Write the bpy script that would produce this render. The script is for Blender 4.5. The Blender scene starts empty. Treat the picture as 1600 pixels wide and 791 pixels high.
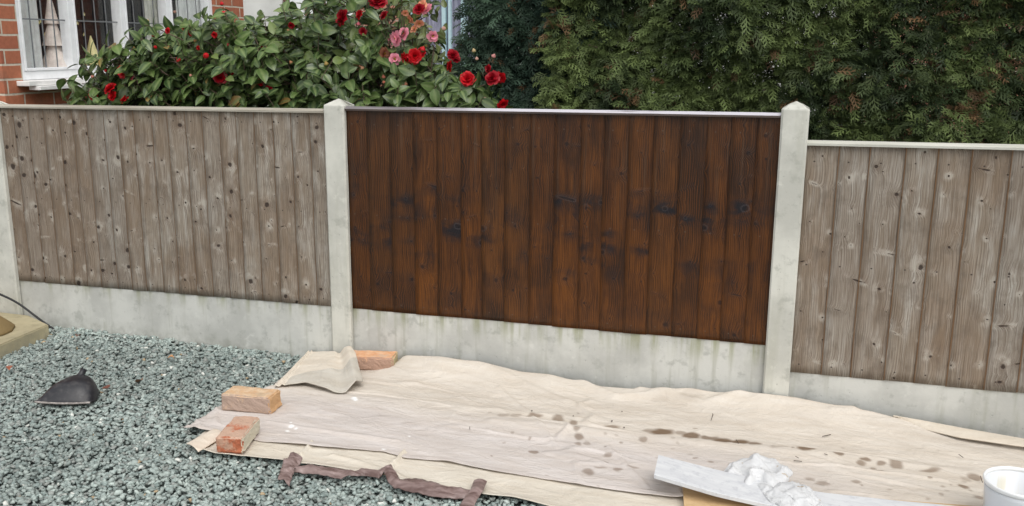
import bpy, bmesh, math, random
import numpy as np
from mathutils import Vector, Matrix
random.seed(7); RS = np.random.RandomState(11)
S = bpy.context.scene; COL = S.collection

# ------------------------------------------------------------------ camera
f_, cx_, cy_ = 1461.0, 800.0, 395.5
CAMP = np.array([2.063, -3.703, 1.191]); yaw, pit, rol = [math.radians(a) for a in (17.966, 12.652, .342)]
_c, _s = math.cos(yaw), math.sin(yaw)
_F = np.array([-_s, _c, 0]); _r = np.array([_c, _s, 0]); _u = np.array([0, 0, 1.])
FW = _F*math.cos(pit)-_u*math.sin(pit); _u2 = _u*math.cos(pit)+_F*math.sin(pit)
RT = _r*math.cos(rol)+_u2*math.sin(rol); UP = _u2*math.cos(rol)-_r*math.sin(rol)
cd = bpy.data.cameras.new('camera'); cam = bpy.data.objects.new('camera', cd); COL.objects.link(cam)
cd.sensor_width = 36; cd.lens = f_/1600*36; cd.clip_start = .05; cd.clip_end = 500
M4 = Matrix.Identity(4)
for i in range(3):
    M4[i][0] = RT[i]; M4[i][1] = UP[i]; M4[i][2] = -FW[i]; M4[i][3] = CAMP[i]
cam.matrix_world = M4; S.camera = cam
def _ray(px, py): return FW+RT*(px-cx_)/f_-UP*(py-cy_)/f_
def onY(px, py, y=0.):                       # survey point of the photograph on a vertical plane
    d = _ray(px, py); return CAMP+d*(y-CAMP[1])/d[1]
def G(px, py, z=-.24):                       # survey point on a horizontal plane
    d = _ray(px, py); return CAMP+d*(z-CAMP[2])/d[2]

# ------------------------------------------------------------------ world, sun, exposure
SUN_EL, SUN_AZ = math.radians(54), math.radians(142)      # azimuth clockwise from +Y
w = bpy.data.worlds.new('World'); S.world = w; w.use_nodes = True
nt = w.node_tree; nt.nodes.clear()
sky = nt.nodes.new('ShaderNodeTexSky'); sky.sky_type = 'NISHITA'; sky.sun_disc = False
sky.sun_elevation = SUN_EL; sky.sun_rotation = SUN_AZ; sky.air_density = 1.0; sky.dust_density = 4.0
hsv = nt.nodes.new('ShaderNodeHueSaturation'); hsv.inputs['Saturation'].default_value = .22   # cloud cover greys the sky
mixw = nt.nodes.new('ShaderNodeMix'); mixw.data_type = 'RGBA'; mixw.inputs['Factor'].default_value = .45
mixw.inputs['B'].default_value = (7.2, 7.4, 7.6, 1)
bg = nt.nodes.new('ShaderNodeBackground'); bg.inputs['Strength'].default_value = .14
ow = nt.nodes.new('ShaderNodeOutputWorld')
nt.links.new(sky.outputs[0], hsv.inputs['Color']); nt.links.new(hsv.outputs[0], mixw.inputs['A'])
nt.links.new(mixw.outputs['Result'], bg.inputs['Color']); nt.links.new(bg.outputs[0], ow.inputs[0])
sd = bpy.data.lights.new('sun', 'SUN'); so = bpy.data.objects.new('sun', sd); COL.objects.link(so)
sd.energy = 1.15; sd.angle = math.radians(45); sd.color = (1, .96, .9)
sv = Vector((math.sin(SUN_AZ)*math.cos(SUN_EL), math.cos(SUN_AZ)*math.cos(SUN_EL), math.sin(SUN_EL)))
so.rotation_euler = sv.to_track_quat('Z', 'Y').to_euler(); so.location = (0, -4, 6)
S.view_settings.view_transform = 'Standard'; S.view_settings.look = 'None'; S.view_settings.gamma = 1
S.view_settings.exposure = 0.27

# ------------------------------------------------------------------ helpers
def tag(o, label=None, cat=None, group=None, kind=None):
    if label: o['label'] = label
    if cat: o['category'] = cat
    if group: o['group'] = group
    if kind: o['kind'] = kind
    return o
def empty(name, loc=(0, 0, 0), rz=0):
    o = bpy.data.objects.new(name, None); COL.objects.link(o); o.location = loc; o.rotation_euler = (0, 0, rz)
    o.empty_display_size = .1; return o
def obj(name, bm, mat, parent=None, smooth=False, mats=None):
    me = bpy.data.meshes.new(name); bm.to_mesh(me); bm.free()
    if smooth: me.polygons.foreach_set('use_smooth', [True]*len(me.polygons))
    for m in (mats or [mat]): me.materials.append(m)
    o = bpy.data.objects.new(name, me); COL.objects.link(o)
    if parent is not None: o.parent = parent
    return o
def npmesh(name, V, F, mat, parent=None, smooth=False, col=None, quads=None):
    """V (n,3); F (m,k) all the same size"""
    V = np.asarray(V, np.float32); F = np.asarray(F, np.int32); m, k = F.shape
    me = bpy.data.meshes.new(name); me.vertices.add(len(V)); me.vertices.foreach_set('co', V.ravel())
    me.loops.add(m*k); me.loops.foreach_set('vertex_index', F.ravel())
    me.polygons.add(m); me.polygons.foreach_set('loop_start', np.arange(0, m*k, k, dtype=np.int32))
    me.polygons.foreach_set('loop_total', np.full(m, k, np.int32))
    if smooth: me.polygons.foreach_set('use_smooth', np.ones(m, bool))
    me.update(calc_edges=True)
    if col is not None:
        a = me.color_attributes.new('tint', 'FLOAT_COLOR', 'POINT'); c = np.ones((len(V), 4), np.float32); c[:, :col.shape[1]] = col
        a.data.foreach_set('color', c.ravel())
    me.materials.append(mat)
    o = bpy.data.objects.new(name, me); COL.objects.link(o)
    if parent is not None: o.parent = parent
    return o
def box(bm, x0, x1, y0, y1, z0, z1, bev=0):
    r = bmesh.ops.create_cube(bm, size=1)
    for v in r['verts']:
        v.co = Vector(((x0+x1)/2+v.co.x*(x1-x0), (y0+y1)/2+v.co.y*(y1-y0), (z0+z1)/2+v.co.z*(z1-z0)))
    if bev:
        es = list({e for v in r['verts'] for e in v.link_edges})
        bmesh.ops.bevel(bm, geom=es, offset=bev, segments=2, affect='EDGES', profile=.6)
    return bm
def tube(bm, pts, rad, seg=6):
    rings = []; n = len(pts); pts = [Vector(p) for p in pts]
    rr = rad if hasattr(rad, '__len__') else [rad]*n
    for i, p in enumerate(pts):
        t = (pts[min(i+1, n-1)]-pts[max(i-1, 0)]).normalized()
        a = t.cross(Vector((.13, .31, .94))); a = a.normalized() if a.length > 1e-4 else Vector((1, 0, 0)); b = t.cross(a)
        rings.append([bm.verts.new(p+(a*math.cos(k*2*math.pi/seg)+b*math.sin(k*2*math.pi/seg))*rr[i]) for k in range(seg)])
    for i in range(n-1):
        for k in range(seg): bm.faces.new((rings[i][k], rings[i][(k+1) % seg], rings[i+1][(k+1) % seg], rings[i+1][k]))
    bm.faces.new(rings[0][::-1]); bm.faces.new(rings[-1])
def hsh(ix, iy, sd=0):
    h = (ix.astype(np.int64)*374761393+iy.astype(np.int64)*668265263+sd*2147483) & 0xffffffff
    h = ((h ^ (h >> 13))*1274126177) & 0xffffffff; h = h ^ (h >> 16)
    return (h & 0xffff)/65535.0
def vn(x, y, sd=0):
    ix, iy = np.floor(x), np.floor(y); fx, fy = x-ix, y-iy; fx = fx*fx*(3-2*fx); fy = fy*fy*(3-2*fy)
    a, b, c, d = hsh(ix, iy, sd), hsh(ix+1, iy, sd), hsh(ix, iy+1, sd), hsh(ix+1, iy+1, sd)
    return (a+(b-a)*fx)*(1-fy)+(c+(d-c)*fx)*fy-.5
def fbm(x, y, o=4, sd=0): return sum(vn(x*2**i+i*7.3, y*2**i+i*3.1, sd+i)/2**i for i in range(o))

# ------------------------------------------------------------------ materials
class MT:
    def __init__(s, name, rough=.8, col=(.5, .5, .5), spec=.4):
        s.m = bpy.data.materials.new(name); s.m.use_nodes = True; s.t = s.m.node_tree; s.b = s.t.nodes['Principled BSDF']
        s.b.inputs['Roughness'].default_value = rough; s.b.inputs['Base Color'].default_value = (*col, 1)
        s.b.inputs['Specular IOR Level'].default_value = spec
    def n(s, typ, **kw):
        nd = s.t.nodes.new(typ)
        for k, v in kw.items(): setattr(nd, k, v)
        return nd
    def L(s, a, b): s.t.links.new(a, b)
    def set(s, nd, key, v):
        if hasattr(v, 'is_output') or isinstance(v, bpy.types.NodeSocket): s.L(v, nd.inputs[key])
        else: nd.inputs[key].default_value = v
    def math(s, op, a, b=0., c=0.):
        nd = s.n('ShaderNodeMath', operation=op); s.set(nd, 0, a); s.set(nd, 1, b); s.set(nd, 2, c); return nd.outputs[0]
    def mix(s, fac, a, b, mode='MIX'):
        nd = s.n('ShaderNodeMix', data_type='RGBA', blend_type=mode); s.set(nd, 'Factor', fac)
        s.set(nd, 'A', a if not isinstance(a, tuple) else (*a, 1)); s.set(nd, 'B', b if not isinstance(b, tuple) else (*b, 1)); return nd.outputs['Result']
    def ss(s, x, a, b, lo=0., hi=1.):
        nd = s.n('ShaderNodeMapRange', interpolation_type='SMOOTHSTEP'); s.set(nd, 0, x)
        nd.inputs[1].default_value = a; nd.inputs[2].default_value = b; nd.inputs[3].default_value = lo; nd.inputs[4].default_value = hi; return nd.outputs[0]
    def coord(s, kind='Object'): return s.n('ShaderNodeTexCoord').outputs[kind]
    def uv(s, name): return s.n('ShaderNodeUVMap', uv_map=name).outputs[0]
    def sep(s, v):
        nd = s.n('ShaderNodeSeparateXYZ'); s.L(v, nd.inputs[0]); return nd.outputs
    def comb(s, x=0., y=0., z=0.):
        nd = s.n('ShaderNodeCombineXYZ'); s.set(nd, 0, x); s.set(nd, 1, y); s.set(nd, 2, z); return nd.outputs[0]
    def map(s, v, sc):
        nd = s.n('ShaderNodeMapping'); s.L(v, nd.inputs[0]); nd.inputs['Scale'].default_value = sc; return nd.outputs[0]
    def noise(s, v, sc, det=3, rough=.55, out=0, dist=0.):
        nd = s.n('ShaderNodeTexNoise'); s.L(v, nd.inputs['Vector']); nd.inputs['Scale'].default_value = sc
        nd.inputs['Detail'].default_value = det; nd.inputs['Roughness'].default_value = rough; nd.inputs['Distortion'].default_value = dist; return nd.outputs[out]
    def bump(s, h, st=.3, dist=.01):
        nd = s.n('ShaderNodeBump'); nd.inputs['Strength'].default_value = st; nd.inputs['Distance'].default_value = dist
        s.L(h, nd.inputs['Height']); s.L(nd.outputs[0], s.b.inputs['Normal'])
    def color(s, c): s.L(c, s.b.inputs['Base Color'])
    def rough(s, c): s.L(c, s.b.inputs['Roughness'])

def plain(name, col, rough=.6, spec=.4, vary=.15, sc=20, bump=0):
    m = MT(name, rough, col, spec); n = m.noise(m.coord(), sc, 4)
    lo = tuple(c*(1-vary) for c in col); hi = tuple(min(1, c*(1+vary)) for c in col)
    m.color(m.mix(m.ss(n, .3, .7), lo, hi))
    if bump: m.bump(n, bump, .004)
    return m.m

def wood_mat(name, stained):
    m = MT(name, .5 if stained else .85, spec=.35)
    U = m.sep(m.uv('grain')); u, v = U[0], U[1]; Bq = m.sep(m.uv('board')); ubx, vb = Bq[0], Bq[1]; bid = m.math('FLOOR', m.math('ADD', m.math('DIVIDE', ubx, 10), .01)); ub = m.math('SUBTRACT', ubx, m.math('MULTIPLY', bid, 10))
    P = m.comb(m.math('MULTIPLY', u, 12.5), m.math('MULTIPLY', v, 8.6))
    vo = m.n('ShaderNodeTexVoronoi', voronoi_dimensions='2D'); m.L(P, vo.inputs['Vector']); vo.inputs['Scale'].default_value = 1
    vo.inputs['Randomness'].default_value = .9
    df = m.n('ShaderNodeVectorMath', operation='SUBTRACT'); m.L(P, df.inputs[0]); m.L(vo.outputs['Position'], df.inputs[1])
    D = m.sep(df.outputs[0]); dx = m.math('DIVIDE', D[0], 12.5); dy = m.math('DIVIDE', D[1], 8.6)
    rc = m.sep(vo.outputs['Color']); wob = m.noise(m.comb(u, v), 55, 2)
    kx = m.sep(m.coord())[0]
    spike = m.ss(rc[2], .86, .88)
    dy = m.math('ADD', dy, m.math('MULTIPLY', m.math('MULTIPLY', dx, spike), m.math('SUBTRACT', rc[1], .5)))
    d = m.math('SQRT', m.math('ADD', m.math('MULTIPLY', m.math('MULTIPLY', dx, dx), m.ss(spike, 0, 1, 1., .10)), m.math('MULTIPLY', m.math('MULTIPLY', dy, dy), m.math('ADD', m.math('ADD', rc[1], .5), m.math('MULTIPLY', spike, 3)))))
    whorl = m.ss(m.noise(m.comb(m.math('MULTIPLY', u, .6), m.math('MULTIPLY', v, 6.5)), 1, 2), .42, .62)
    d = m.math('ADD', d, m.math('MULTIPLY', m.math('SUBTRACT', wob, .5), .012))
    R = m.math('MULTIPLY', m.math('ADD', m.math('MULTIPLY', m.math('POWER', rc[0], 1.5), .0065), .0024), m.math('MULTIPLY', m.ss(whorl, 0, 1, .5, 1.3), m.math('ADD', m.ss(kx, -1.5, -1.25, 1.35, 1.), m.ss(kx, 1.9, 2.1, 0., -.22))))
    q = m.math('DIVIDE', d, R)
    kn = m.ss(q, 1.25, .55)                                  # knot
    e2 = m.math('DIVIDE', d, m.math('ADD', m.math('MULTIPLY', R, 3.2), .004))
    bul = m.math('POWER', 2.718, m.math('MULTIPLY', m.math('MULTIPLY', e2, e2), -1.)); e3 = m.math('DIVIDE', d, m.math('ADD', m.math('MULTIPLY', R, 5.5), .010)); bulw = m.math('POWER', 2.718, m.math('MULTIPLY', e3, -1.6))
    low = m.noise(m.comb(m.math('MULTIPLY', u, 11), m.math('MULTIPLY', v, 2.2)), 1, 2)
    ph = m.math('ADD', m.math('MULTIPLY', u, 115), m.math('ADD', m.math('MULTIPLY', low, 4), m.math('MULTIPLY', bulw, m.math('MULTIPLY', R, 420))))
    g = m.math('SINE', m.math('MULTIPLY', ph, 6.283)); g = m.math('MULTIPLY_ADD', g, .5, .5)
    fib = m.noise(m.comb(m.math('ADD', m.math('MULTIPLY', u, 330), m.math('MULTIPLY', bulw, 5)), m.math('MULTIPLY', v, 5)), 1, 4, .65)
    fine = m.noise(m.comb(m.math('MULTIPLY', u, 900), m.math('MULTIPLY', v, 30)), 1, 2, .6)
    blot = m.noise(m.comb(m.math('MULTIPLY', u, 5), m.math('MULTIPLY', v, 2.6)), 1, 4, .6)
    blot2 = m.noise(m.comb(m.math('MULTIPLY', u, 28), m.math('MULTIPLY', v, 4.)), 1, 3, .6)
    brd = m.n('ShaderNodeTexWhiteNoise', noise_dimensions='1D'); m.L(m.math('ADD', bid, .37), brd.inputs[1]); br = brd.outputs[0]; bc = m.sep(brd.outputs[1])
    O3 = m.sep(m.coord()); field = m.noise(m.comb(m.math('MULTIPLY', O3[0], 3.2), m.math('MULTIPLY', O3[2], 2.)), 1, 4, .6); fieldz = m.ss(O3[2], -.1, .9)
    nail = None
    for row in (.035, .44, .84):
        a = m.math('MULTIPLY', m.math('SUBTRACT', ub, .34), .1); b = m.math('SUBTRACT', vb, row)
        dd = m.math('SQRT', m.math('ADD', m.math('MULTIPLY', a, a), m.math('MULTIPLY', b, b)))
        nail = dd if nail is None else m.math('MINIMUM', nail, dd)
    nl = m.ss(nail, .0042, .0016)
    if not stained:
        dirt = m.noise(m.comb(m.math('MULTIPLY', u, 14), m.math('MULTIPLY', v, 9)), 1, 4, .65)
        c = m.mix(m.ss(blot, .3, .7), (.215, .165, .118), (.355, .312, .255))
        c = m.mix(m.ss(blot2, .40, .70), c, (.44, .41, .36))
        c = m.mix(m.math('MULTIPLY', m.ss(field, .45, .62), .55), c, (.225, .155, .10)); c = m.mix(m.math('MULTIPLY', m.ss(bc[0], .35, 1.), .28), c, (.235, .165, .11)); c = m.mix(m.math('MULTIPLY', m.math('MULTIPLY', bulw, whorl), .55), c, (.17, .115, .08))
        c = m.mix(m.math('MULTIPLY', m.ss(bc[1], .5, 1.), .3), c, (.33, .33, .31))
        c = m.mix(m.ss(kx, -1.22, -1.30, 0., .38), c, (.21, .15, .105))
        c = m.mix(m.math('MULTIPLY', m.ss(dirt, .48, .68), .5), c, (.145, .115, .09))
        c = m.mix(m.math('MULTIPLY', m.ss(fib, .42, .64), .70), c, (.135, .10, .072))
        c = m.mix(m.math('MULTIPLY', m.ss(fib, .42, .25), .35), c, (.47, .43, .38))
        c = m.mix(m.math('MULTIPLY', m.math('MULTIPLY', m.ss(g, .55, 1.), m.ss(low, .3, .6)), .38), c, (.16, .115, .08))
        c = m.mix(m.math('MULTIPLY', m.math('MULTIPLY', m.ss(bulw, .15, .5), m.ss(dirt, .52, .38)), .6), c, (.48, .44, .38))
        ring = m.math('MULTIPLY', m.ss(q, 2.1, 1.5), m.ss(q, .9, 1.3))
        c = m.mix(m.math('MULTIPLY', m.math('MULTIPLY', ring, whorl), .2), c, (.14, .09, .06))
        c = m.mix(m.math('MULTIPLY', kn, .95), c, (.045, .030, .023))
        c = m.mix(m.math('MULTIPLY', m.ss(ub, .05, .015), .85), c, (.23, .125, .058))
        c = m.mix(m.math('MULTIPLY', m.ss(ub, .985, 1.0), .6), c, (.08, .06, .05))
        c = m.mix(nl, c, (.05, .035, .03))
        m.color(c); m.rough(m.ss(fib, 0, 1, .75, .95))
        h = m.math('ADD', m.math('MULTIPLY', fib, -.8), m.math('ADD', m.math('MULTIPLY', bulw, .5), m.math('ADD', m.math('MULTIPLY', kn, -1.4), m.math('MULTIPLY', g, -.3))))
        m.bump(h, .7, .004)
    else:
        dirt2 = m.noise(m.comb(m.math('MULTIPLY', O3[0], 9), m.math('MULTIPLY', O3[2], 14)), 1, 4, .65, dist=.5)
        band = m.math('MULTIPLY', m.ss(vb, .18, .34), m.ss(vb, .66, .52)); whorl = m.math('MULTIPLY', whorl, m.ss(band, 0, 1, .35, 1.5))
        c = m.mix(m.ss(blot2, .3, .70), (.052, .019, .005), (.125, .048, .010))
        c = m.mix(m.math('MULTIPLY', m.ss(fieldz, .75, .15), m.ss(field, .40, .6)), c, (.150, .055, .008))
        c = m.mix(m.math('MULTIPLY', m.ss(bc[1], .5, 1.), .35), c, (.11, .055, .018))
        c = m.mix(m.math('MULTIPLY', m.ss(blot, .44, .66), .85), c, (.026, .013, .007))
        c = m.mix(m.math('MULTIPLY', m.ss(bc[0], .45, 1.), .4), c, (.030, .0155, .008))
        c = m.mix(m.math('MULTIPLY', m.ss(fib, .42, .66), .8), c, (.014, .007, .004))
        c = m.mix(m.math('MULTIPLY', m.ss(fib, .42, .25), .6), c, (.20, .08, .016))
        c = m.mix(m.math('MULTIPLY', m.math('MULTIPLY', m.ss(g, .6, 1.), m.ss(low, .3, .6)), .45), c, (.17, .06, .009))
        # lap marks where the brush overlapped, greyed towards the top as painted sky reflection
        lap = m.noise(m.comb(m.math('MULTIPLY', u, 40), m.math('MULTIPLY', v, 1.2)), 1, 3, .7)
        c = m.mix(m.math('MULTIPLY', m.math('MULTIPLY', m.ss(lap, .52, .70), m.ss(vb, .3, .8)), .45), c, (.115, .075, .045))
        wide = m.math('POWER', 2.718, m.math('MULTIPLY', m.math('MULTIPLY', e2, e2), -.13))
        c = m.mix(m.math('MULTIPLY', m.math('MULTIPLY', m.math('MULTIPLY', wide, whorl), m.ss(dirt2, .30, .66)), .82), c, (.013, .0115, .014))
        c = m.mix(m.math('MULTIPLY', kn, .7), c, (.008, .007, .009))
        ring = m.math('MULTIPLY', m.ss(q, 1.9, 1.4), m.ss(q, 1., 1.3)); c = m.mix(m.math('MULTIPLY', m.math('MULTIPLY', ring, whorl), .22), c, (.08, .075, .08))
        c = m.mix(m.math('MULTIPLY', m.ss(ub, .985, 1.), .7), c, (.010, .004, .003))
        c = m.mix(m.math('MULTIPLY', nl, .6), c, (.10, .085, .07))
        c = m.mix(1., c, (.96, .86, .86), 'MULTIPLY'); m.color(c); m.rough(m.ss(fine, .2, .8, .26, .48))
        h = m.math('ADD', m.math('MULTIPLY', fib, -.8), m.math('ADD', m.math('MULTIPLY', bul, .5), m.math('MULTIPLY', g, -.25)))
        m.bump(h, .5, .003)
    return m.m

def concrete_mat(name, base=(.50, .505, .47), streak=.5, green=.4):
    m = MT(name, .9, spec=.25); o = m.coord(); X = m.sep(o)
    n1 = m.noise(o, 3.2, 5, .6); n2 = m.noise(m.map(o, (16, 16, 1.4)), 1, 4, .6); n3 = m.noise(o, 160, 2, .6); n4 = m.noise(o, 14, 5, .65)
    c = m.mix(m.ss(n1, .38, .64), tuple(b*.88 for b in base), tuple(min(1, b*1.14) for b in base))
    c = m.mix(m.math('MULTIPLY', m.ss(n2, .52, .72), streak), c, tuple(b*k for b, k in zip(base, (.68, .68, .6))))
    c = m.mix(m.math('MULTIPLY', m.ss(n4, .53, .68), .6), c, tuple(b*k for b, k in zip(base, (.66, .67, .65))))
    c = m.mix(m.math('MULTIPLY', m.ss(n4, .42, .3), .5), c, tuple(min(1, b*1.25) for b in base))
    gm = m.math('MULTIPLY', m.ss(X[2], -.10, .02), m.ss(n2, .45, .6))
    c = m.mix(m.math('MULTIPLY', gm, green), c, (.26, .27, .13))
    c = m.mix(m.math('MULTIPLY', m.ss(X[2], -.17, -.27), m.math('MULTIPLY', m.ss(n4, .35, .6), .4)), c, (.24, .24, .2))
    pit_ = m.ss(m.noise(o, 75, 3), .66, .74)
    c = m.mix(m.math('MULTIPLY', pit_, .4), c, tuple(b*.5 for b in base))
    m.color(c); m.bump(m.math('ADD', m.math('MULTIPLY', n3, .3), m.math('SUBTRACT', m.math('MULTIPLY', n4, .6), pit_)), .35, .003)
    return m.m

def tint_mat(name, rough=.6, spec=.4, trans=0., nsc=30, vary=.2, bump=0, sheen=False):
    m = MT(name, rough, spec=spec); a = m.n('ShaderNodeVertexColor', layer_name='tint').outputs[0]
    n = m.noise(m.coord(), nsc, 3)
    m.color(m.mix(1., a, m.mix(n, (1-vary,)*3, (1+vary,)*3), 'MULTIPLY'))
    if trans:
        m.b.inputs['Transmission Weight'].default_value = 0
        tb = m.n('ShaderNodeBsdfTranslucent'); m.L(a, tb.inputs[0]); ms = m.n('ShaderNodeMixShader'); ms.inputs[0].default_value = trans
        m.L(m.b.outputs[0], ms.inputs[1]); m.L(tb.outputs[0], ms.inputs[2]); m.L(ms.outputs[0], m.t.nodes['Material Output'].inputs[0])
    if bump: m.bump(n, bump, .003)
    return m.m

def brick_wall_mat(name, axis=1, c1=(.43, .155, .085), c2=(.31, .10, .06), mortar=(.55, .49, .40)):
    m = MT(name, .85, spec=.25); X = m.sep(m.coord())
    v = m.comb(X[axis], X[2]); nw = m.noise(m.coord(), 12, 2, out=1)
    vv = m.n('ShaderNodeVectorMath', operation='MULTIPLY_ADD'); m.L(nw, vv.inputs[0]); vv.inputs[1].default_value = (.006, .006, 0); m.L(v, vv.inputs[2])
    b = m.n('ShaderNodeTexBrick'); m.L(vv.outputs[0], b.inputs['Vector']); b.offset = .5
    b.inputs['Scale'].default_value = 1; b.inputs['Brick Width'].default_value = .225; b.inputs['Row Height'].default_value = .075
    b.inputs['Mortar Size'].default_value = .006; b.inputs['Mortar Smooth'].default_value = .25; b.inputs['Bias'].default_value = -.1
    b.inputs['Color1'].default_value = (*c1, 1); b.inputs['Color2'].default_value = (*c2, 1); b.inputs['Mortar'].default_value = (*mortar, 1)
    n = m.noise(m.coord(), 45, 4, .65); c = m.mix(1., b.outputs[0], m.mix(n, (.65,)*3, (1.3,)*3), 'MULTIPLY')
    c = m.mix(m.math('MULTIPLY', m.ss(m.noise(m.coord(), 5, 3), .55, .7), .4), c, (.2, .11, .08))
    m.color(c); m.bump(m.math('ADD', m.math('MULTIPLY', b.outputs['Fac'], -1.), m.math('MULTIPLY', n, .4)), .6, .006)
    return m.m

M = {}
M['wood'] = wood_mat('weathered_timber', False)
M['stain'] = wood_mat('dark_stained_timber', True)
M['conc'] = concrete_mat('gravel_board_concrete', (.52, .52, .485), .6, .6)
M['post'] = concrete_mat('post_concrete', (.56, .555, .50), .3, .0)
M['slab'] = concrete_mat('sandstone_step', (.42, .37, .24), .2, .0)
M['brickwall'] = brick_wall_mat('red_brickwork')
M['brickfar'] = brick_wall_mat('far_brickwork', 0, (.5, .24, .17), (.4, .18, .13))
M['upvc'] = plain('white_upvc', (.86, .875, .89), .35, .5, .05)
M['sill'] = plain('white_sill', (.80, .79, .77), .5, .4, .08)
M['bluewhite'] = plain('pale_blue_upvc', (.5, .68, .74), .35, .5, .05)
M['gravel'] = tint_mat('slate_chips', .8, .3, nsc=120, vary=.35, bump=.4)
M['leaf'] = tint_mat('camellia_leaf', .34, .48, .10, 70, .30)
M['frond'] = tint_mat('conifer_frond', .6, .3, .12, 60, .3)
M['bark'] = plain('bark', (.13, .095, .07), .9, .2, .4, 60, .5)
M['petal'] = tint_mat('camellia_petal', .45, .35, .2, 90, .15)
M['bud'] = tint_mat('camellia_bud', .5, .4, 0, 90, .15)
def soil():
    m = MT('soil', .95, spec=.15); o = m.coord(); n = m.noise(o, 40, 6, .7); n2 = m.noise(o, .6, 4)
    c = m.mix(m.ss(n, .35, .65), (.09, .11, .10), (.20, .23, .22)); X = m.sep(o)
    gr = m.mix(n, (.03, .045, .015), (.07, .09, .03)); c = m.mix(m.ss(X[1], .2, .4), c, gr); m.color(c); m.bump(n, .8, .02); return m.m
M['soil'] = soil()

# ------------------------------------------------------------------ ground
bm = bmesh.new(); bmesh.ops.create_grid(bm, x_segments=60, y_segments=60, size=120)
for v in bm.verts: v.co.z = -.28
o = obj('ground', bm, M['soil']); tag(o, kind='structure')

# ------------------------------------------------------------------ fence
def post(x0, zsh, zpk, label, wd=.1):
    t = bmesh.new(); x1 = x0+wd; y0, y1 = -.035, .075; ch = .007
    # plan outline with chamfered corners and a slot on each side that takes the panels
    P = [(x0+ch, y0), (x1-ch, y0), (x1, y0+ch), (x1, -.010), (x1-.02, -.007), (x1-.02, .047), (x1, .050), (x1, y1-ch), (x1-ch, y1),
         (x0+ch, y1), (x0, y1-ch), (x0, .050), (x0+.02, .047), (x0+.02, -.007), (x0, -.010), (x0, y0+ch)]
    def ring(z, k=0., r=0.):
        cx, cy = (x0+x1)/2, .02
        return [t.verts.new((cx+(x-cx)*(1-k)+r*random.uniform(-1, 1), cy+(y-cy)*(1-k), z+r*random.uniform(-1, 1))) for x, y in P]
    R = [ring(-.6), ring(-.2)]+[ring(-.2+(zsh+.2)*i/6, 0, .0006) for i in range(1, 6)]+[ring(zsh-.004, 0, .001), ring(zsh, .03, .0012), ring(zsh+(zpk-zsh)*.55, .5, .001)]
    for a, b in zip(R, R[1:]):
        for i in range(16): t.faces.new((a[i], a[(i+1) % 16], b[(i+1) % 16], b[i]))
    top = t.verts.new(((x0+x1)/2, .02, zpk))
    for i in range(16): t.faces.new((R[-1][i], R[-1][(i+1) % 16], top))
    o = obj('concrete_post', t, M['post']); tag(o, label, 'fence post', 'concrete posts of the fence')
post(-1.975, .868, .902, 'pale concrete fence post at the left edge of the photo, beside the tan step', .145)
post(0, .922, .949, 'pale concrete fence post between the grey weathered panel and the dark stained panel')
post(1.93, .957, .984, 'tall pale concrete fence post where the fence steps down, right of the dark stained panel')

def gravel_board(x0, x1, za, zb, label):
    t = bmesh.new(); n = 30
    for i in range(n+1):
        k = i/n; x = x0+(x1-x0)*k; z = za+(zb-za)*k
        for y, zz in ((-.002, -.5), (-.002, z-.005), (.004, z), (.04, z), (.04, -.5)): t.verts.new((x, y, zz))
    t.verts.ensure_lookup_table()
    for i in range(n):
        for j in range(4): t.faces.new([t.verts[i*5+j+a*5+b] for a, b in ((0, 0), (1, 0), (1, 1), (0, 1))])
    o = obj('gravel_board', t, M['conc']); tag(o, label, 'gravel board', 'concrete gravel boards under the fence panels')
gravel_board(-1.845, .015, -.024, .008, 'grey concrete gravel board under the left weathered panel, behind the gravel')
gravel_board(.085, 1.945, .010, .030, 'stained grey concrete gravel board under the dark brown fence panel')
gravel_board(2.015, 3.87, -.068, -.040, 'grey concrete gravel board under the right weathered panel, behind the dust sheet')

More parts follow.
